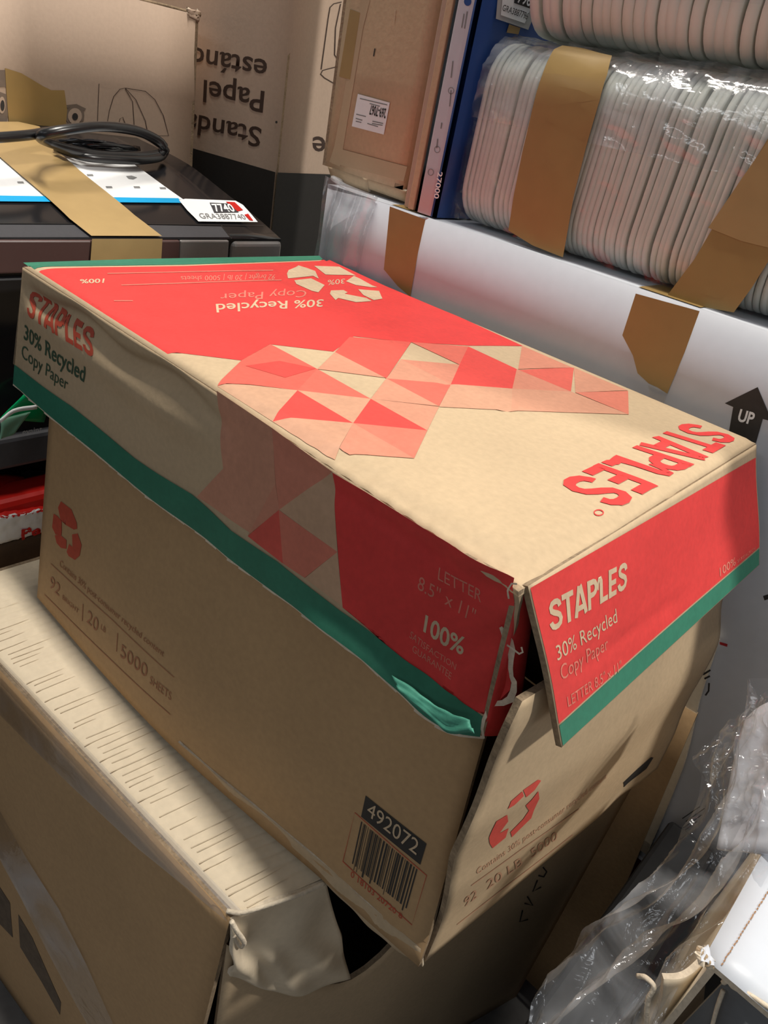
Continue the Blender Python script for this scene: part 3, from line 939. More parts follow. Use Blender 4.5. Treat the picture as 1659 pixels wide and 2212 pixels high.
aw = [hp(p, 1, YW) for p in ((1568, 868), (1638, 838), (1580, 880))]
printed('up_arrow', WF, [[(1637, 836), (1566, 871), (1584, 879), (1572, 950), (1628, 975), (1648, 905), (1668, 910)]], BLACKINK, wf_o)
txt('arrow_lettering', WF, 'UP', [(1593, 908), (1626, 917), (1633, 893), (1600, 884)], PAPER, wf_o, 0.03, 0.0007)
printed('red_mark', WF, [[(1555, 1386), (1572, 1391), (1571, 1397), (1555, 1392)]], DRED, wf_o)
strokes('small_print', WF, [[(1474, 1768), (1512, 1742)], [(1482, 1774), (1522, 1746)], [(1476, 1788), (1516, 1760)], [(1470, 1800), (1506, 1774)]], 2.0, DGREY, wf_o)
strokes('small_print', WF, [[(1650, 1292), (1662, 1288)]], 10, BLACKINK, wf_o)
# clouded stretch film bunched over the left end
FW = Patch([(-0.4715, YW - 0.002, 0.073), (-0.40, YW - 0.003, 0.068)], [(-0.473, YW - 0.004, -0.10), (-0.415, YW - 0.001, -0.10)], lambda u, v: 0.0022 * np.sin(u * 17 + 3 * np.sin(v * 5)) + 0.002 * (1 - sstep(0, 0.1, v)), (0, -1, 0))
sheet('stretch_film', FW, 30, 20, FILM2, WHITE)
tube('film_fold', [(-0.472, YW + 0.02, 0.068), (-0.465, YW, 0.072), (-0.44, YW - 0.004, 0.069), (-0.40, YW - 0.003, 0.067)], 0.0025, FILM2, WHITE, 8, 30)

# box below the white carton
SUP = tag(box('red_carton', (-0.44, 0.33, ZF), (0.20, 0.72, -0.4125), DRED, None, 0.004), 'dark red carton at the bottom of the stack, under the white carton', 'box')

# flattened brown carton between the white carton and the paper carton
edge = [(1551, 1385), (1530, 1450), (1508, 1520), (1480, 1640), (1440, 1745), (1396, 1846)]
ed3 = [hp(p, 1, 0.3045) for p in edge]
LE = thing('flattened_carton', 'flattened brown carton sheet wedged between the paper carton and white carton', 'board', (-0.05, 0.3045, -0.69))
FLAT = Patch([(-0.16, 0.3045, -0.155)] + [(-0.16, 0.3045, z) for z in (-0.22, -0.30, -0.42)], ed3, None, (0, -1, 0))
fl_o = slab('sheet', FLAT, 16, 8, 0.004, [KRAFT_LIGHT, TORN, INNER], LE)
strokes('black_print', FLAT, [[(1519, 1457), (1535, 1447)], [(1522, 1466), (1534, 1460)], [(1524, 1502), (1531, 1492), (1532, 1475)]], 4, BLACKINK, fl_o)
slab('lower_sheet', Patch([(-0.16, 0.3035, -0.24), hp((1506, 1543), 1, 0.3035)], [(-0.16, 0.3035, -0.69), hp((1396, 1846), 1, 0.3035) + np.array([0.02, 0, -0.28])], None, (0, -1, 0)), 8, 8, 0.003, BROWN, LE)

# ================================================================== tall carton on the white carton
YT = 0.328
xa, xb = hp((698, 345), 1, YT)[0], hp((868, 420), 1, YT)[0]
TALL, tp = carton('tall_carton', 'tall narrow tan carton with a white label standing on the white carton', 'box', (xa, YT), (1, 0), (0, 1), xb - xa, 0.20, 0.0785, 0.95, BOARD, 0.0015, 0.004)
TF, tf_o = tp['front_panel']
for i, (a, b, dz) in enumerate((((705, 368), (790, 405), 0.012), ((780, 402), (872, 430), 0.010))):
    pa, pb = hp(a, 1, YT - 0.001), hp(b, 1, YT - 0.001)
    slab('bottom_flap', Patch([(pa[0], YT, 0.0785), (pb[0], YT, 0.0785)], [(pa[0] + 0.004, YT + 0.004, 0.0785 - dz * 0.9), (pb[0], YT + 0.004, 0.0785 - dz)], None, (0, -1, 0)), 8, 3, 0.003, [KRAFT, TORN, INNER], TALL)
printed('tape_piece', TF, [[(757, 20), (779, 28), (757, 172), (733, 165)]], TAPE, tf_o, 0.0005)
CT2 = mat('tan_tape_worn', tuple(KR * 0.93), 0.4, 0.05, 12, 0.1, 120)
printed('tape_strip', TF, [[(800, 0), (785, 60), (735, 360), (716, 352), (770, 60), (780, 0)], [(722, 318), (880, 360), (872, 392), (712, 350)]], CT2, tf_o, 0.0004)
lab = printed('shipping_label', TF, [[(774, 203), (843, 222), (830, 291), (761, 273)]], PAPER, tf_o, 0.0007)
GREYINK = mat('grey_ink', (0.22, 0.22, 0.22), 0.6, 0.2, 40, 0.05, 200)
txt('label_lettering', TF, '269-7067', [(836, 236), (801, 227), (799, 247), (834, 256)], BLACKINK, lab, 0.02, 0.0010)
strokes('label_lettering', TF, [[(779, 213), (838, 227)], [(800, 224), (822, 230)], [(771, 247), (792, 252)], [(770, 256), (784, 260)], [(770, 262), (782, 265)], [(806, 262), (829, 267)], [(805, 267), (828, 271)], [(795, 267), (818, 274)]], 2.0, GREYINK, lab, 0.0010)
strokes('staple_cut', TF, [[(855, 22), (852, 52)]], 2.5, CREAMINK, tf_o, 0.0007)
strokes('staple_cut', TF, [[(811, 105), (808, 122)]], 2.5, BLACKINK, tf_o, 0.0007)

# thin boards standing beside it
for i, (xl, xr, yy, lb) in enumerate(((-0.3715, -0.3650, 0.316, 'thin tan board standing next to the tall carton'), (-0.3632, -0.3560, 0.312, 'thin tan board standing against the blue and white box'))):
    b = box('cardboard_sheet', (xl, yy, 0.067), (xr, yy + 0.19, 0.44 - 0.01 * i), KRAFT_PINK if i == 0 else KRAFT, None, 0.001)
    tag(b, lb, 'board', 'thin boards between the boxes')

# blue and white flat box
BX0, BX1, BY = -0.3530, -0.3290, 0.3115
BLUEB = thing('flat_box', 'slim blue and white product box standing on edge beside foam plates', 'box', ((BX0 + BX1) / 2, 0.38, 0.067))
bfront = Patch([(BX0, BY, 0.46), (BX1 - 0.005, BY, 0.46)], [(BX0, BY, 0.067), (BX1 - 0.005, BY, 0.067)], None, (0, -1, 0))
bf2 = slab('spine', bfront, 4, 10, 0.003, [WHITEB], BLUEB)
bstrip = Patch([(BX1 - 0.005, BY, 0.46), (BX1, BY, 0.46)], [(BX1 - 0.005, BY, 0.067), (BX1, BY, 0.067)], None, (0, -1, 0))
slab('blue_strip', bstrip, 2, 6, 0.003, [BLUE], BLUEB)
bside = Patch([(BX1, BY, 0.46), (BX1, 0.46, 0.46)], [(BX1, BY, 0.067), (BX1, 0.46, 0.067)], None, (1, 0, 0))
bs_o = slab('side_panel', bside, 6, 6, 0.003, [BLUE], BLUEB)
slab('side_panel', Patch([(BX0, BY, 0.46), (BX0, 0.46, 0.46)], [(BX0, BY, 0.067), (BX0, 0.46, 0.067)], None, (-1, 0, 0)), 4, 4, 0.003, [WHITEB], BLUEB)
slab('back_panel', Patch([(BX0, 0.46, 0.46), (BX1, 0.46, 0.46)], [(BX0, 0.46, 0.067), (BX1, 0.46, 0.067)], None, (0, 1, 0)), 4, 4, 0.003, [BLUE], BLUEB)
slab('top_panel', Patch([(BX0, BY, 0.46), (BX1, BY, 0.46)], [(BX0, 0.46, 0.46), (BX1, 0.46, 0.46)], None, (0, 0, 1)), 4, 4, 0.003, [BLUE], BLUEB)
printed('round_emblem', bfront, [[(1011 + 8 * math.cos(a), 4 + 9 * math.sin(a)) for a in np.linspace(0, 6.28, 16)[:-1]]], BLUE, bf2, 0.0005)
strokes_each('spine_print', bfront, [[(1010, 25), (1004, 62)], [(1003, 30), (998, 60)], [(979, 132), (975, 168)], [(955, 265), (953, 278)], [(975, 195), (972, 230)], [(946, 300), (944, 320)]], 2.2, GREYINK, bf2, 0.0005)
for cx, cy in ((975, 196), (945, 323), (931, 372)):
    strokes('spine_icon', bfront, [[(cx + 6 * math.cos(a), cy + 7 * math.sin(a)) for a in np.linspace(0, 6.28, 12)[:-1]]], 1.2, GREYINK, bf2, 0.0005, True)
bst = [o for o in BLUEB.children if o.name.startswith('blue_strip')][0]
txt('box_lettering', bstrip, '27000', [(947, 371), (938, 428), (948, 430), (957, 372)], PAPER, bst, 0.02, 0.0006)
al = printed('asset_label', bside, [[(1072, -6), (1068, 40), (1138, 64), (1160, 8), (1166, -20)]], GREYP, bs_o, 0.0015)
al2 = printed('asset_label_face', bside, [[(1082, -8), (1078, 32), (1130, 50), (1148, 4), (1150, -10)]], PAPER, al, 0.0018)
txt('label_lettering', bside, 'GRA3887796', [(1080, 22), (1134, 42), (1139, 28), (1083, 9)], BLACKINK, al, 0.0, 0.0021)
printed('label_block', bside, [[(1110, -20), (1106, 6), (1141, 18), (1150, -10)]], BLACKINK, al, 0.0021)
txt('label_lettering', bside, '796', [(1112, 4), (1140, 13), (1146, -10), (1118, -20)], PAPER, al, 0.02, 0.0024)
printed('tape_scrap', bside, [[(1098, 52), (1122, 60), (1118, 74), (1092, 70)]], TAPE, bs_o, 0.001)


# ================================================================== foam plate packs
def plate_profile(y0, y1, z0, z1, r, n=7):
    pts = []
    for cy, cz, a0 in ((y1 - r, z1 - r, 0), (y0 + r, z1 - r, 90), (y0 + r, z0 + r, 180), (y1 - r, z0 + r, 270)):
        for k in range(n + 1):
            a = math.radians(a0 + 90 * k / n)
            pts.append((cy + r * math.cos(a), cz + r * math.sin(a)))
    return pts


def plate_mesh(name, y0, y1, z0, z1, r, th):
    prof = np.array(plate_profile(y0, y1, z0, z1, r))
    c = prof.mean(0)
    rings = [(-th / 2, 0.982), (-th * 0.45, 0.996), (0, 1.0), (th * 0.45, 0.996), (th / 2, 0.982)]
    verts, faces = [], []
    n = len(prof)
    for x, s in rings:
        d = prof - c
        for q in d:
            L = np.linalg.norm(q)
            verts.append((x, *(c + q * (1 - (1 - s) * 0.09 / L) if L > 0 else c)))
    for i in range(len(rings) - 1):
        for k in range(n):
            k2 = (k + 1) % n
            faces.append((i * n + k, i * n + k2, (i + 1) * n + k2, (i + 1) * n + k))
    faces.append(tuple(range(n))[::-1])
    faces.append(tuple((len(rings) - 1) * n + k for k in range(n)))
    me = bpy.data.meshes.new(name)
    me.from_pydata(verts, [], faces)
    me.materials.append(FOAM)
    me.update()
    for p in me.polygons:
        p.use_smooth = len(p.vertices) == 4
    return me


def foam_pack(label, x0, x1, y0, y1, z0, z1, r, pitch, th, gaps=()):
    T = thing('foam_plate_pack', label, 'foam plates', ((x0 + x1) / 2, (y0 + y1) / 2, z0), 'packs of foam plates on the white carton')
    me = plate_mesh('foam_plate', y0, y1, z0, z1, r, th)
    x = x0 + th / 2
    rr = random.Random(int(pitch * 1e5))
    while x < x1:
        o = bpy.data.objects.new('foam_plate', me)
        COL.objects.link(o)
        o.parent = T
        o.matrix_parent_inverse = T.matrix_world.inverted()
        o.location = (x, rr.uniform(-0.0008, 0.0008), rr.uniform(0, 0.0012))
        o.rotation_euler = (0, rr.uniform(-0.006, 0.006), rr.uniform(-0.004, 0.004))
        x += pitch + rr.uniform(-0.0004, 0.0005)
        for g, wdt in gaps:
            if x - pitch < g <= x:
                x += wdt
    return T


PY0 = 0.3265
P1 = foam_pack('shrink-wrapped pack of white foam plates with tan tape bands, resting on the white carton', -0.318, 0.205, PY0, 0.475, 0.0665, 0.208, 0.034, 0.0049, 0.0046, ((-0.118, 0.0022), (-0.112, 0.001)))
P2 = foam_pack('upper pack of foam plates at the top edge of the photo', -0.300, 0.205, PY0 + 0.008, 0.49, 0.2150, 0.36, 0.034, 0.0088, 0.0086)


def wrap_patch(z_lo, z_hi_front, x0, x1, y0, z1, r, lift, disp):
    """film running up the front and over the rounded upper edge"""
    prof = [(y0 - lift, z) for z in np.linspace(z_lo, z1 - r, 6)]
    for a in np.linspace(180, 75, 8):
        prof.append((y0 + r + (r + lift) * math.cos(math.radians(a)), z1 - r + (r + lift) * math.sin(math.radians(a))))
    return Patch([(x0, y, z) for y, z in prof], [(x1, y, z) for y, z in prof], disp, (0, -1, 0.2))


def crumple(seed, amp):
    a, b = wob(seed, amp, 10, 14), wob(seed + 1, amp * 0.6, 22, 30)
    return lambda u, v: a(u, v) + b(u, v)


def folds(seed, amp):
    r = np.random.default_rng(seed)
    k = [(r.uniform(-2.2, 2.2), r.uniform(0.5, 3.0), r.uniform(0, 6.28), r.uniform(0.5, 1)) for _ in range(4)]
    k += [(r.uniform(-6, 6), r.uniform(2, 7), r.uniform(0, 6.28), r.uniform(0.1, 0.3)) for _ in range(5)]
    return lambda u, v: amp * sum(a * (1 - 2 * np.abs(np.sin(3.14 * (p * u + q * v) + ph))) for p, q, ph, a in k) / 2


FW1 = wrap_patch(0.070, 0, -0.322, 0.208, PY0, 0.209, 0.034, 0.0028, crumple(5, 0.0012))
sheet('wrap_film', FW1, 46, 90, FILM, P1)
FW1b = wrap_patch(0.150, 0, -0.322, 0.208, PY0, 0.209, 0.034, 0.0040, crumple(15, 0.0016))
sheet('wrap_film', FW1b, 30, 90, FILM2, P1)
FW2 = Patch([(-0.304, PY0 + 0.005, 0.245), (-0.304, PY0 + 0.005, 0.40)], [(0.208, PY0 + 0.005, 0.245), (0.208, PY0 + 0.005, 0.40)], crumple(25, 0.001), (0, -1, 0))
sheet('wrap_film', FW2, 12, 60, FILM, P2)
PTAPE = wrap_patch(0.0665, 0, -0.34, 0.21, PY0, 0.209, 0.034, 0.0078, lambda u, v: 0.0006 * np.sin(v * 60 + u * 7))
printed('tape_band', PTAPE, [[(1197, 106), (1215, 98), (1260, 104), (1322, 120), (1312, 160), (1296, 215), (1268, 310), (1240, 420), (1216, 556), (1150, 530), (1098, 498), (1110, 420), (1128, 330), (1150, 235), (1172, 160)]], TAPE, P1, 0.0)
printed('tape_band', PTAPE, [[(1790, 105), (1700, 240), (1640, 330), (1570, 440), (1500, 560), (1440, 640), (1500, 660), (1585, 675), (1625, 620), (1720, 470), (1900, 190)]], TAPE, P1, 0.0)
TAPE2 = mat('tan_packing_tape_light', (0.44, 0.30, 0.13), 0.33, 0.07, 14, 0.1, 60, spec=0.5)
printed('tape_end', PTAPE, [[(1530, 492), (1600, 390), (1700, 252), (1785, 118), (1895, 205), (1725, 470), (1680, 540), (1600, 520)]], TAPE2, P1, 0.0006)

# ================================================================== brown carton with upside-down lettering
vp = ray((-2600, -640))
hd = np.array([vp[0], vp[1]])
hd /= np.linalg.norm(hd)                       # runs away to the left along the lettered face
cre = hp((597, 372), 0, -0.70)
zb = cre[2]
ex = -hd
ey = np.array([-ex[1], ex[0]])
dxp = 0.55
o_p = cre[:2] - ex * dxp
PAP, pp = carton('lettered_carton', 'upside-down brown carton with dark lettering and a black band behind the printer', 'box', o_p, ex, ey, dxp, 0.48, ZF, 0.55, [KRAFT_PINK, RAW, INNER], 0.001, 0.004)
PF, pf_o = pp['front_panel']
PS, ps_o = pp['side_panel']
vb = (0.55 - zb) / (0.55 - ZF)
DBAND = mat('black_printed_band', (0.022, 0.02, 0.018), 0.6, 0.15, 20, 0.1, 200)
for P_, o_ in ((PF, pf_o), (PS, ps_o)):
    printed('black_band', P_, [[(0, vb), (1, vb), (1, 1), (0, 1)]], DBAND, o_, 0.0020, uvs=True)
txt('carton_lettering', PF, 'Standard', [(566, 277), (353, 233), (350, 274), (561, 318)], BROWNINK, pf_o, 0.012, 0.0004)
txt('carton_lettering', PF, 'Papel', [(572, 198), (441, 173), (439, 219), (568, 243)], BROWNINK, pf_o, 0.012, 0.0004)
txt('carton_lettering', PF, 'est\u00e1ndar', [(579, 131), (364, 92), (362, 136), (573, 175)], BROWNINK, pf_o, 0.012, 0.0004)
txt('carton_lettering', PS, 'e', [(703, 297), (675, 295), (674, 340), (702, 342)], BROWNINK, ps_o, 0.012, 0.0004)
strokes('line_drawing', PS, [[(737, 4), (720, 8), (712, 16), (708, 40), (693, 150)], [(735, 8), (724, 60), (722, 118), (732, 134)],
                             [(731, 143), (710, 148), (696, 152), (692, 160), (700, 168), (724, 182)]], 2.0, BROWNINK, ps_o, 0.0008)
printed('round_mark', PF, [[(534 + 17 * math.cos(a), 447 + 18 * math.sin(a)) for a in np.linspace(0, 6.28, 20)[:-1]]], KRAFT_PINK, pf_o, 0.0015)
printed('pin_hole', PF, [[(598 + 2.5 * math.cos(a), 264 + 3 * math.sin(a)) for a in np.linspace(0, 6.28, 8)[:-1]]], BLACKINK, pf_o, 0.0009)

# ================================================================== carton behind the printer, line drawings
XL = -0.80
yr = hp((422, 200), 0, XL)[1]
zt = hp((433, 34), 0, XL)[2]
LEFT, lp = carton('drawing_carton', 'brown carton with thin line drawings of a car and tent behind the printer', 'box', (XL, yr - 0.55), (0, 1), (-1, 0), 0.55, 0.30, ZF, zt, [KRAFT_PINK, RAW, INNER], 0.0012, 0.004)
LF, lf_o = lp['front_panel']
bpx = lambda L: [(x * 0.458, y * 0.458) for x, y in L]
strokes('line_drawing', LF, [bpx([(466, 395), (458, 590)]), bpx([(505, 580), (515, 520), (535, 455), (565, 420), (590, 415), (640, 470), (685, 570), (698, 640)]), bpx([(590, 415), (685, 430), (730, 470), (770, 545), (795, 640), (700, 640)]), bpx([(555, 600), (565, 560), (578, 552), (592, 590)]), bpx([(590, 418), (625, 480), (632, 590)])], 1.3, BROWNINK, lf_o, 0.0005)
CARGREY = mat('grey_brown_ink', (0.20, 0.15, 0.115), 0.7, 0.1, 40, 0.1, 200)
printed_each('car_drawing', LF, [bpx([(352 + 45 * math.cos(a), 545 + 50 * math.sin(a)) for a in np.linspace(0, 6.28, 20)[:-1]]), bpx([(312, 495), (360, 490), (405, 512), (400, 520), (320, 515)]), bpx([(-10, 330), (25, 330), (28, 410), (-10, 410)]), bpx([(-10, 430), (30, 445), (42, 520), (30, 580), (-10, 590)])], CARGREY, lf_o, 0.0005)
printed_each('car_drawing', LF, [bpx([(352 + 33 * math.cos(a), 547 + 38 * math.sin(a)) for a in np.linspace(0, 6.28, 20)[:-1]]), bpx([(8 + 16 * math.cos(a), 495 + 40 * math.sin(a)) for a in np.linspace(0, 6.28, 20)[:-1]])], KRAFT_PINK, lf_o, 0.0008)
printed_each('car_drawing', LF, [bpx([(352 + 14 * math.cos(a), 549 + 17 * math.sin(a)) for a in np.linspace(0, 6.28, 12)[:-1]]), bpx([(10 + 10 * math.cos(a), 497 + 26 * math.sin(a)) for a in np.linspace(0, 6.28, 12)[:-1]])], BLACKINK, lf_o, 0.0011)
printed('tape_patch', LF, [bpx([(22, 320), (100, 345), (200, 405), (240, 425), (302, 425), (315, 520), (308, 600), (40, 580), (30, 450)])], TAPE, lf_o, 0.0009)
tube('torn_edge', [hp((300, 0), 0, XL - 0.003), hp((360, 14), 0, XL - 0.003), hp((405, 26), 0, XL - 0.003), hp((432, 32), 0, XL - 0.003)], 0.0026, RAW, LEFT, 6, 30)
slab('torn_corner', Patch([hp((405, 18), 0, XL + 0.0005), hp((434, 24), 0, XL - 0.002)], [hp((406, 36), 0, XL + 0.001), hp((430, 48), 0, XL + 0.001)], wob(9, 0.001, 4, 4), (1, 0, 0)), 6, 6, 0.003, [KRAFT_PINK, TORN, INNER], LEFT)

# ================================================================== printer
XF = -0.503
PR = thing('printer', 'black multifunction printer with silver trim, taped display sheet and coiled cord on top', 'printer', (-0.66, 0.05, -0.265))
prof = [(XF, -0.012), (XF - 0.002, 0.0035), (XF - 0.045, 0.0148), (XF - 0.10, 0.0262), (XF - 0.18, 0.042), (XF - 0.29, 0.050)]
Y0, Y1 = -0.20, 0.289


def lid_y(x):
    return Y1


PT = Patch([(x, Y0, z) for x, z in prof[1:]], [(x, Y1 - 0.002, z) for x, z in prof[1:]], None, (0.2, 0, 1))
pt_o = slab('scanner_lid', PT, 24, 12, 0.012, [BLACKG, BLACKP], PR)
# front trim: brown-silver bar, gap, end cap
zf = lambda p: hp(p, 0, XF)
FT = Patch([(XF, Y0, 0.0022), (XF, Y1, 0.0022)], [(XF + 0.001, Y0, -0.0230), (XF + 0.001, Y1, -0.0230)], None, (1, 0, 0))
yg0, yg1 = FT.uv((495, 535))[0], FT.uv((502, 535))[0]
yl = lambda u: Y0 + u * (Y1 - Y0)
box('front_trim', (XF - 0.012, Y0, -0.0235), (XF, 0.165, 0.0025), BROWNTRIM, PR, 0.0015)
box('front_trim', (XF - 0.012, 0.165, -0.0235), (XF, yl(yg0), 0.0025), SILVER, PR, 0.0015)
box('trim_end_cap', (XF - 0.03, yl(yg1), -0.0235), (XF, Y1, 0.0025), SILVER, PR, 0.006, 0, 4)
box('body', (XF - 0.28, Y0 + 0.004, -0.200), (XF - 0.006, Y1 - 0.004, 0.002), BLACKP, PR, 0.004)
box('base', (XF - 0.27, Y0 + 0.03, -0.265), (XF - 0.07, Y1 - 0.03, -0.198), BLACKP, PR, 0.004)
box('front_door', (XF - 0.008, Y0 + 0.01, -0.150), (XF - 0.0015, Y1 - 0.01, -0.027), BLACKG, PR, 0.002)
box('paper_tray', (XF - 0.06, Y0 + 0.01, -0.197), (XF + 0.003, Y1 - 0.02, -0.166), DGREY, PR, 0.004)
for y in (-0.1, 0.18):
    box('foot', (XF - 0.06, y, -0.264), (XF - 0.03, y + 0.03, -0.199), RUBBER, PR, 0.002)
DOOR = Patch([(XF - 0.0012, Y0, -0.03), (XF - 0.0012, Y1, -0.03)], [(XF - 0.0012, Y0, -0.15), (XF - 0.0012, Y1, -0.15)], None, (1, 0, 0))
txt('front_lettering', DOOR, 'evaint', [(48, 940), (90, 932), (90, 920), (48, 926)], GREYP, [o for o in PR.children if o.name.startswith('front_door')][0], 0.0, 0.0006)
# seams on the control strip
strokes('panel_seam', PT, [[(0, 483), (330, 484), (480, 487), (570, 488)], [(478, 488), (500, 516)]], 2.2, RUBBER, pt_o, 0.0004)
printed('control_strip', PT, [[(-40, 486), (330, 487), (478, 490), (496, 513), (-40, 513)]], DGREY, pt_o, 0.0003)
dsheet = printed('display_sheet', PT, [[(-60, 343), (265, 345), (282, 352), (396, 433), (-60, 434)]], PAPER, pt_o, 0.0010)
printed('cyan_band', PT, [[(-60, 425), (385, 431), (392, 441), (-60, 438)]], CYAN, dsheet, 0.0014)
for cx, cy in ((44, 397), (235, 407), (295, 407), (351, 409), (194, 381)):
    printed('sheet_icon', PT, [[(cx - 7, cy - 2), (cx + 6, cy - 2), (cx + 8, cy + 2), (cx - 5, cy + 2)]], GREYINK, dsheet, 0.0013)
printed('sheet_icon', PT, [[(272, 383), (284, 382), (286, 387), (296, 386), (288, 390), (278, 389)]], GREYINK, dsheet, 0.0013)
stk = printed('asset_label', PT, [[(386, 436), (400, 433), (508, 437), (524, 446), (556, 483), (428, 482), (404, 458)]], PAPER, pt_o, 0.0018)
printed('label_block', PT, [[(452, 442), (496, 444), (515, 463), (462, 464)]], DGREY, stk, 0.0022)
printed('label_corner', PT, [[(487, 440), (506, 441), (524, 458), (512, 461)], [(527, 468), (535, 466), (546, 481), (538, 480)]], REDP, stk, 0.0023)
txt('label_lettering', PT, '7740', [(465, 462), (508, 462), (498, 446), (455, 446)], PAPER, stk, 0.02, 0.0026)
txt('label_lettering', PT, 'GRA3887740', [(433, 476), (532, 478), (524, 467), (427, 465)], GREYINK, stk, 0.0, 0.0022)
# packing tape: over the lid, down the front trim
printed('packing_tape', PT, [[(-60, 268), (40, 268), (85, 278), (105, 300), (122, 330), (170, 372), (230, 420), (290, 470), (349, 515), (197, 515), (150, 478), (70, 405), (0, 345), (-60, 300)]], TAPE2, pt_o, 0.0024)
printed('packing_tape', FT, [[(197, 515), (349, 515), (346, 570), (193, 570)]], TAPE2, pt_o, 0.0015)
# green transit tape hanging at the front
GT = Patch([hp((62, 838), 0, XF + 0.012), hp((110, 850), 0, XF + 0.012)], [hp((3, 905), 0, XF + 0.022), hp((95, 912), 0, XF + 0.006)], wob(4, 0.002, 1, 1), (1, -0.3, 0))
slab('transit_tape', GT, 8, 8, 0.001, [GREENP], PR)
GT2 = Patch([hp((2, 905), 0, XF + 0.021), hp((66, 890), 0, XF + 0.014)], [hp((2, 949), 0, XF + 0.024), hp((30, 938), 0, XF + 0.018)], wob(6, 0.001, 1, 1), (1, -0.3, 0))
slab('transit_tape', GT2, 8, 8, 0.001, [GREENPALE], PR)
GT3 = Patch([hp((0, 907), 0, XF + 0.024), hp((30, 884), 0, XF + 0.022), hp((82, 875), 0, XF + 0.018)], [hp((2, 914), 0, XF + 0.024), hp((32, 892), 0, XF + 0.022), hp((80, 884), 0, XF + 0.018)], None, (1, -0.3, 0))
slab('transit_tape_line', GT3, 8, 2, 0.0008, [PAPER], PR)

# power cord coiled on the lid
CORD = thing('power_cord', 'black power cord coiled on top of the printer', 'cord', tuple(PT.P(np.array([0.8]), np.array([0.8]))[0]))


def onlid(p, h):
    q = PT.uv(p)
    return PT.P(np.array([q[0]]), np.array([q[1]]))[0] + np.array([0, 0, h])


def raised(p, h):
    """pixel of a point h above the printer lid"""
    q = onlid(p, 0)
    d = ray(p)
    t = h / -d[2]
    return q - d * t


cord = [(-40, 300), (60, 292), (110, 284), (180, 275), (250, 277), (310, 290), (350, 315), (358, 325), (340, 333), (290, 337), (220, 335), (150, 322), (100, 306), (90, 292), (140, 281), (220, 273), (290, 280), (338, 300), (356, 318), (348, 330)]
hh = [0.016, 0.018, 0.018, 0.018, 0.018, 0.016, 0.010, 0.008, 0.006, 0.006, 0.006, 0.008, 0.012, 0.020, 0.024, 0.026, 0.024, 0.020, 0.016, 0.012]
tube('cable', [raised(p, h) for p, h in zip(cord, hh)], 0.0042, RUBBER, CORD, 10, 140)
tube('cable', [raised(p, 0.005) for p in ((120, 318), (180, 338), (240, 344), (300, 346), (345, 340), (357, 328))], 0.0042, RUBBER, CORD, 10, 60)
pl = thing('plastic_pouch', 'small dark glossy plastic pouch inside the coiled cord', 'pouch', tuple(onlid((230, 325), 0)))
PCH = Patch([raised((120, 306), 0.006), raised((200, 300), 0.014), raised((300, 322), 0.006)], [raised((115, 322), 0.003), raised((200, 336), 0.004), raised((300, 338), 0.003)], wob(8, 0.002, 3, 3), (0, 0, 1))
pch = slab('pouch_film', PCH, 20, 10, 0.002, [BLACKG], pl)
printed('pouch_reflection', PCH, [[(150, 305), (172, 308), (168, 314), (152, 312)]], CYAN, pch, 0.0006)  # blue and white reflections on the glossy pouch, painted as flat patches
printed('pouch_reflection', PCH, [[(193, 318), (205, 313), (222, 316), (234, 324), (215, 323)]], PAPER, pch, 0.0006)

# things under the printer, left of the paper carton
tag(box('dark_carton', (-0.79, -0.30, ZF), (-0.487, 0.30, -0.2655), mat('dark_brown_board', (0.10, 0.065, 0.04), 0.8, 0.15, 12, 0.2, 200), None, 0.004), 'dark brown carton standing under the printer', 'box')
BAG = thing('wrapped_packet', 'red and white plastic-wrapped packet squeezed under the front of the printer', 'packet', (-0.49, 0.0, -0.264))
zt0 = lambda p, x: hp(p, 0, x)
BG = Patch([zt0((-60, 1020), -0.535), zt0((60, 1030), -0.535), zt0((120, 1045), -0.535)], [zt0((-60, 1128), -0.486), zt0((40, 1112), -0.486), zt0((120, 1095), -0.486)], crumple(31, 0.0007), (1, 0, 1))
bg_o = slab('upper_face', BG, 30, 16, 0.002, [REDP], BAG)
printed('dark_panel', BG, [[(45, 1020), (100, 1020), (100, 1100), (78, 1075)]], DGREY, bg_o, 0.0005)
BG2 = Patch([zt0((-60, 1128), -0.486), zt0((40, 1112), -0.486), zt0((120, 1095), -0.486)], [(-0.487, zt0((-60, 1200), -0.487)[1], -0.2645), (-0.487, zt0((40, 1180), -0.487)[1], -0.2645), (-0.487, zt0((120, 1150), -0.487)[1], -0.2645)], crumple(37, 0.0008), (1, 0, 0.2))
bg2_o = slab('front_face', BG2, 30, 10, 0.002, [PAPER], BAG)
txt('packet_lettering', BG2, 'Pe', [(47, 1165), (88, 1152), (88, 1132), (47, 1145)], REDP, bg2_o, 0.03, 0.0008)
box('packet_fill', (-0.53, -0.05, -0.2645), (-0.492, 0.06, -0.225), REDP, BAG, 0.006)

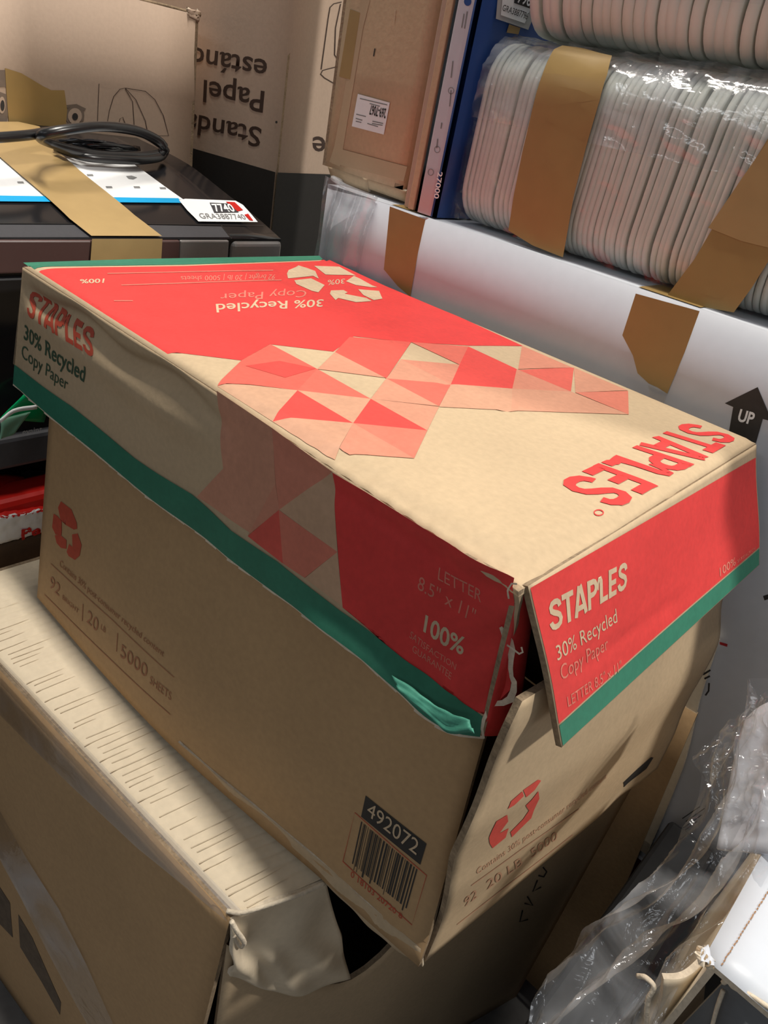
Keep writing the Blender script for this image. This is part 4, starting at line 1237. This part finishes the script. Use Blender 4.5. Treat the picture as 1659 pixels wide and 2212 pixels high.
# ================================================================== lower right: white tear-open box, wrapped goods
zc = -0.146
wc = hp((1520, 2070), 2, zc)
WB = thing('tear_open_box', 'white box top with perforated tear line at the lower right corner', 'box', (wc[0] + 0.12, wc[1] + 0.1, ZF))
x0, y0 = wc[0], wc[1]
WTP = Patch([(x0 + 0.003, y0 + 0.20, zc), (x0 + 0.30, y0 + 0.20, zc)], [(x0, y0, zc), (x0 + 0.30, y0 - 0.004, zc)], wob(12, 0.0008, 1, 1), (0, 0, 1))
wtp = slab('top_panel', WTP, 16, 12, 0.003, [mat('white_glossy_board', (0.62, 0.665, 0.73), 0.35, 0.03, 8, 0.05, 100), TORN, INNER], WB)
dash = []
pa, pb = np.array([1672, 1905.0]), np.array([1556, 2088.0])
for k in range(26):
    a = pa + (pb - pa) * (k / 26)
    b = pa + (pb - pa) * ((k + 0.72) / 26)
    dash.append([a + rng.uniform(-1, 1, 2), b + rng.uniform(-1, 1, 2)])
PERF = mat('brown_perforation', (0.30, 0.17, 0.09), 0.8, 0.2, 60, 0.2, 300)
strokes('perforated_line', WTP, dash, 3.4, PERF, wtp, 0.0006)
DGB = mat('dark_grey_board', (0.16, 0.17, 0.18), 0.5, 0.08, 20, 0.1, 200)
slab('front_panel', Patch([(x0 + 0.012, y0 + 0.006, zc - 0.006), (x0 + 0.30, y0 + 0.002, zc - 0.006)], [(x0 + 0.002, y0 + 0.01, zc - 0.30), (x0 + 0.30, y0 + 0.006, zc - 0.30)], None, (0, -1, 0)), 8, 8, 0.003, [DGB, TORN, INNER], WB)
slab('end_panel', Patch([(x0 + 0.004, y0 + 0.005, zc - 0.004), (x0 + 0.006, y0 + 0.2, zc - 0.004)], [(x0 + 0.004, y0 + 0.01, ZF), (x0 + 0.006, y0 + 0.2, ZF)], None, (-1, 0, 0)), 8, 8, 0.003, [KRAFT_LIGHT, TORN, INNER], WB)
tube('torn_rim', [hp((1562, 2122), 1, y0 + 0.003), hp((1575, 2118), 1, y0 + 0.002), hp((1582, 2130), 1, y0 + 0.001), hp((1620, 2150), 1, y0 + 0.001), hp((1680, 2190), 1, y0 + 0.001)], 0.0012, TORN, WB, 6, 40)
tube('torn_rim', [hp((1562, 2140), 1, y0 + 0.003), hp((1548, 2180), 1, y0 + 0.004), hp((1535, 2230), 1, y0 + 0.004)], 0.0010, TORN, WB, 6, 30)
slab('torn_flap', Patch([at((1512, 2052), 0.395), at((1530, 2040), 0.398)], [at((1515, 2075), 0.392), at((1545, 2088), 0.396)], wob(14, 0.001, 3, 3), None), 8, 8, 0.0025, [WHITEB, TORN, INNER], WB)

TB = thing('torn_board', 'torn piece of tan and grey cardboard standing beside the white tear-open box', 'board', tuple(at((1450, 2212), 0.46)))
TBP = Patch([at((1432, 2112), 0.425), at((1478, 2098), 0.43), at((1540, 2070), 0.432)], [at((1395, 2300), 0.50), at((1450, 2300), 0.50), at((1500, 2290), 0.49)], wob(16, 0.003, 1, 1), None)
slab('sheet', TBP, 14, 14, 0.003, [KRAFT_LIGHT, TORN, INNER], TB)
tube('torn_rim', [at((1378, 2108), 0.43), at((1395, 2112), 0.425), at((1412, 2130), 0.424), at((1400, 2160), 0.43), at((1395, 2230), 0.445)], 0.0013, TORN, TB, 6, 40)

# wrapped dark goods in the gap
GD = thing('wrapped_goods', 'dark boxes bundled in loose clear plastic film at the lower right', 'bundle', (0.16, 0.18, ZF))
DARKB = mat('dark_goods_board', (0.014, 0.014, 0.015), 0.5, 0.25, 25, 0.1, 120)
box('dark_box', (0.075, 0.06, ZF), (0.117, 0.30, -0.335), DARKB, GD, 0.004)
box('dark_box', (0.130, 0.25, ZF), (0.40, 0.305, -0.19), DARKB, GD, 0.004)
WS = Patch([at((1610, 1560), 0.50), at((1690, 1480), 0.48)], [at((1545, 1830), 0.47), at((1690, 1850), 0.45)], wob(20, 0.002, 2, 2), None)
slab('white_sheet', WS, 14, 14, 0.002, [WHITEB], GD)
Lc = [at((1520, 1600), 0.50), at((1488, 1660), 0.49), at((1475, 1780), 0.485), at((1395, 1890), 0.48), at((1250, 2020), 0.475), at((1175, 2110), 0.47), at((1080, 2260), 0.46)]
Rc = [at((1690, 1420), 0.46), at((1690, 1520), 0.455), at((1690, 1680), 0.445), at((1660, 1840), 0.44), at((1590, 1960), 0.435), at((1480, 2080), 0.43), at((1400, 2270), 0.43)]
FILMP = Patch(Lc, Rc, folds(41, 0.010), None)
sheet('clear_film', FILMP, 110, 80, FILM2, GD)
Lc2 = [p + np.array([0, 0, 0.004]) for p in (at((1490, 1645), 0.475), at((1560, 1560), 0.47), at((1640, 1500), 0.46))]
Rc2 = [at((1560, 1810), 0.465), at((1620, 1780), 0.455), at((1690, 1760), 0.445)]
sheet('clear_film', Patch(Lc2, Rc2, folds(43, 0.008), None), 50, 50, FILM2, GD)
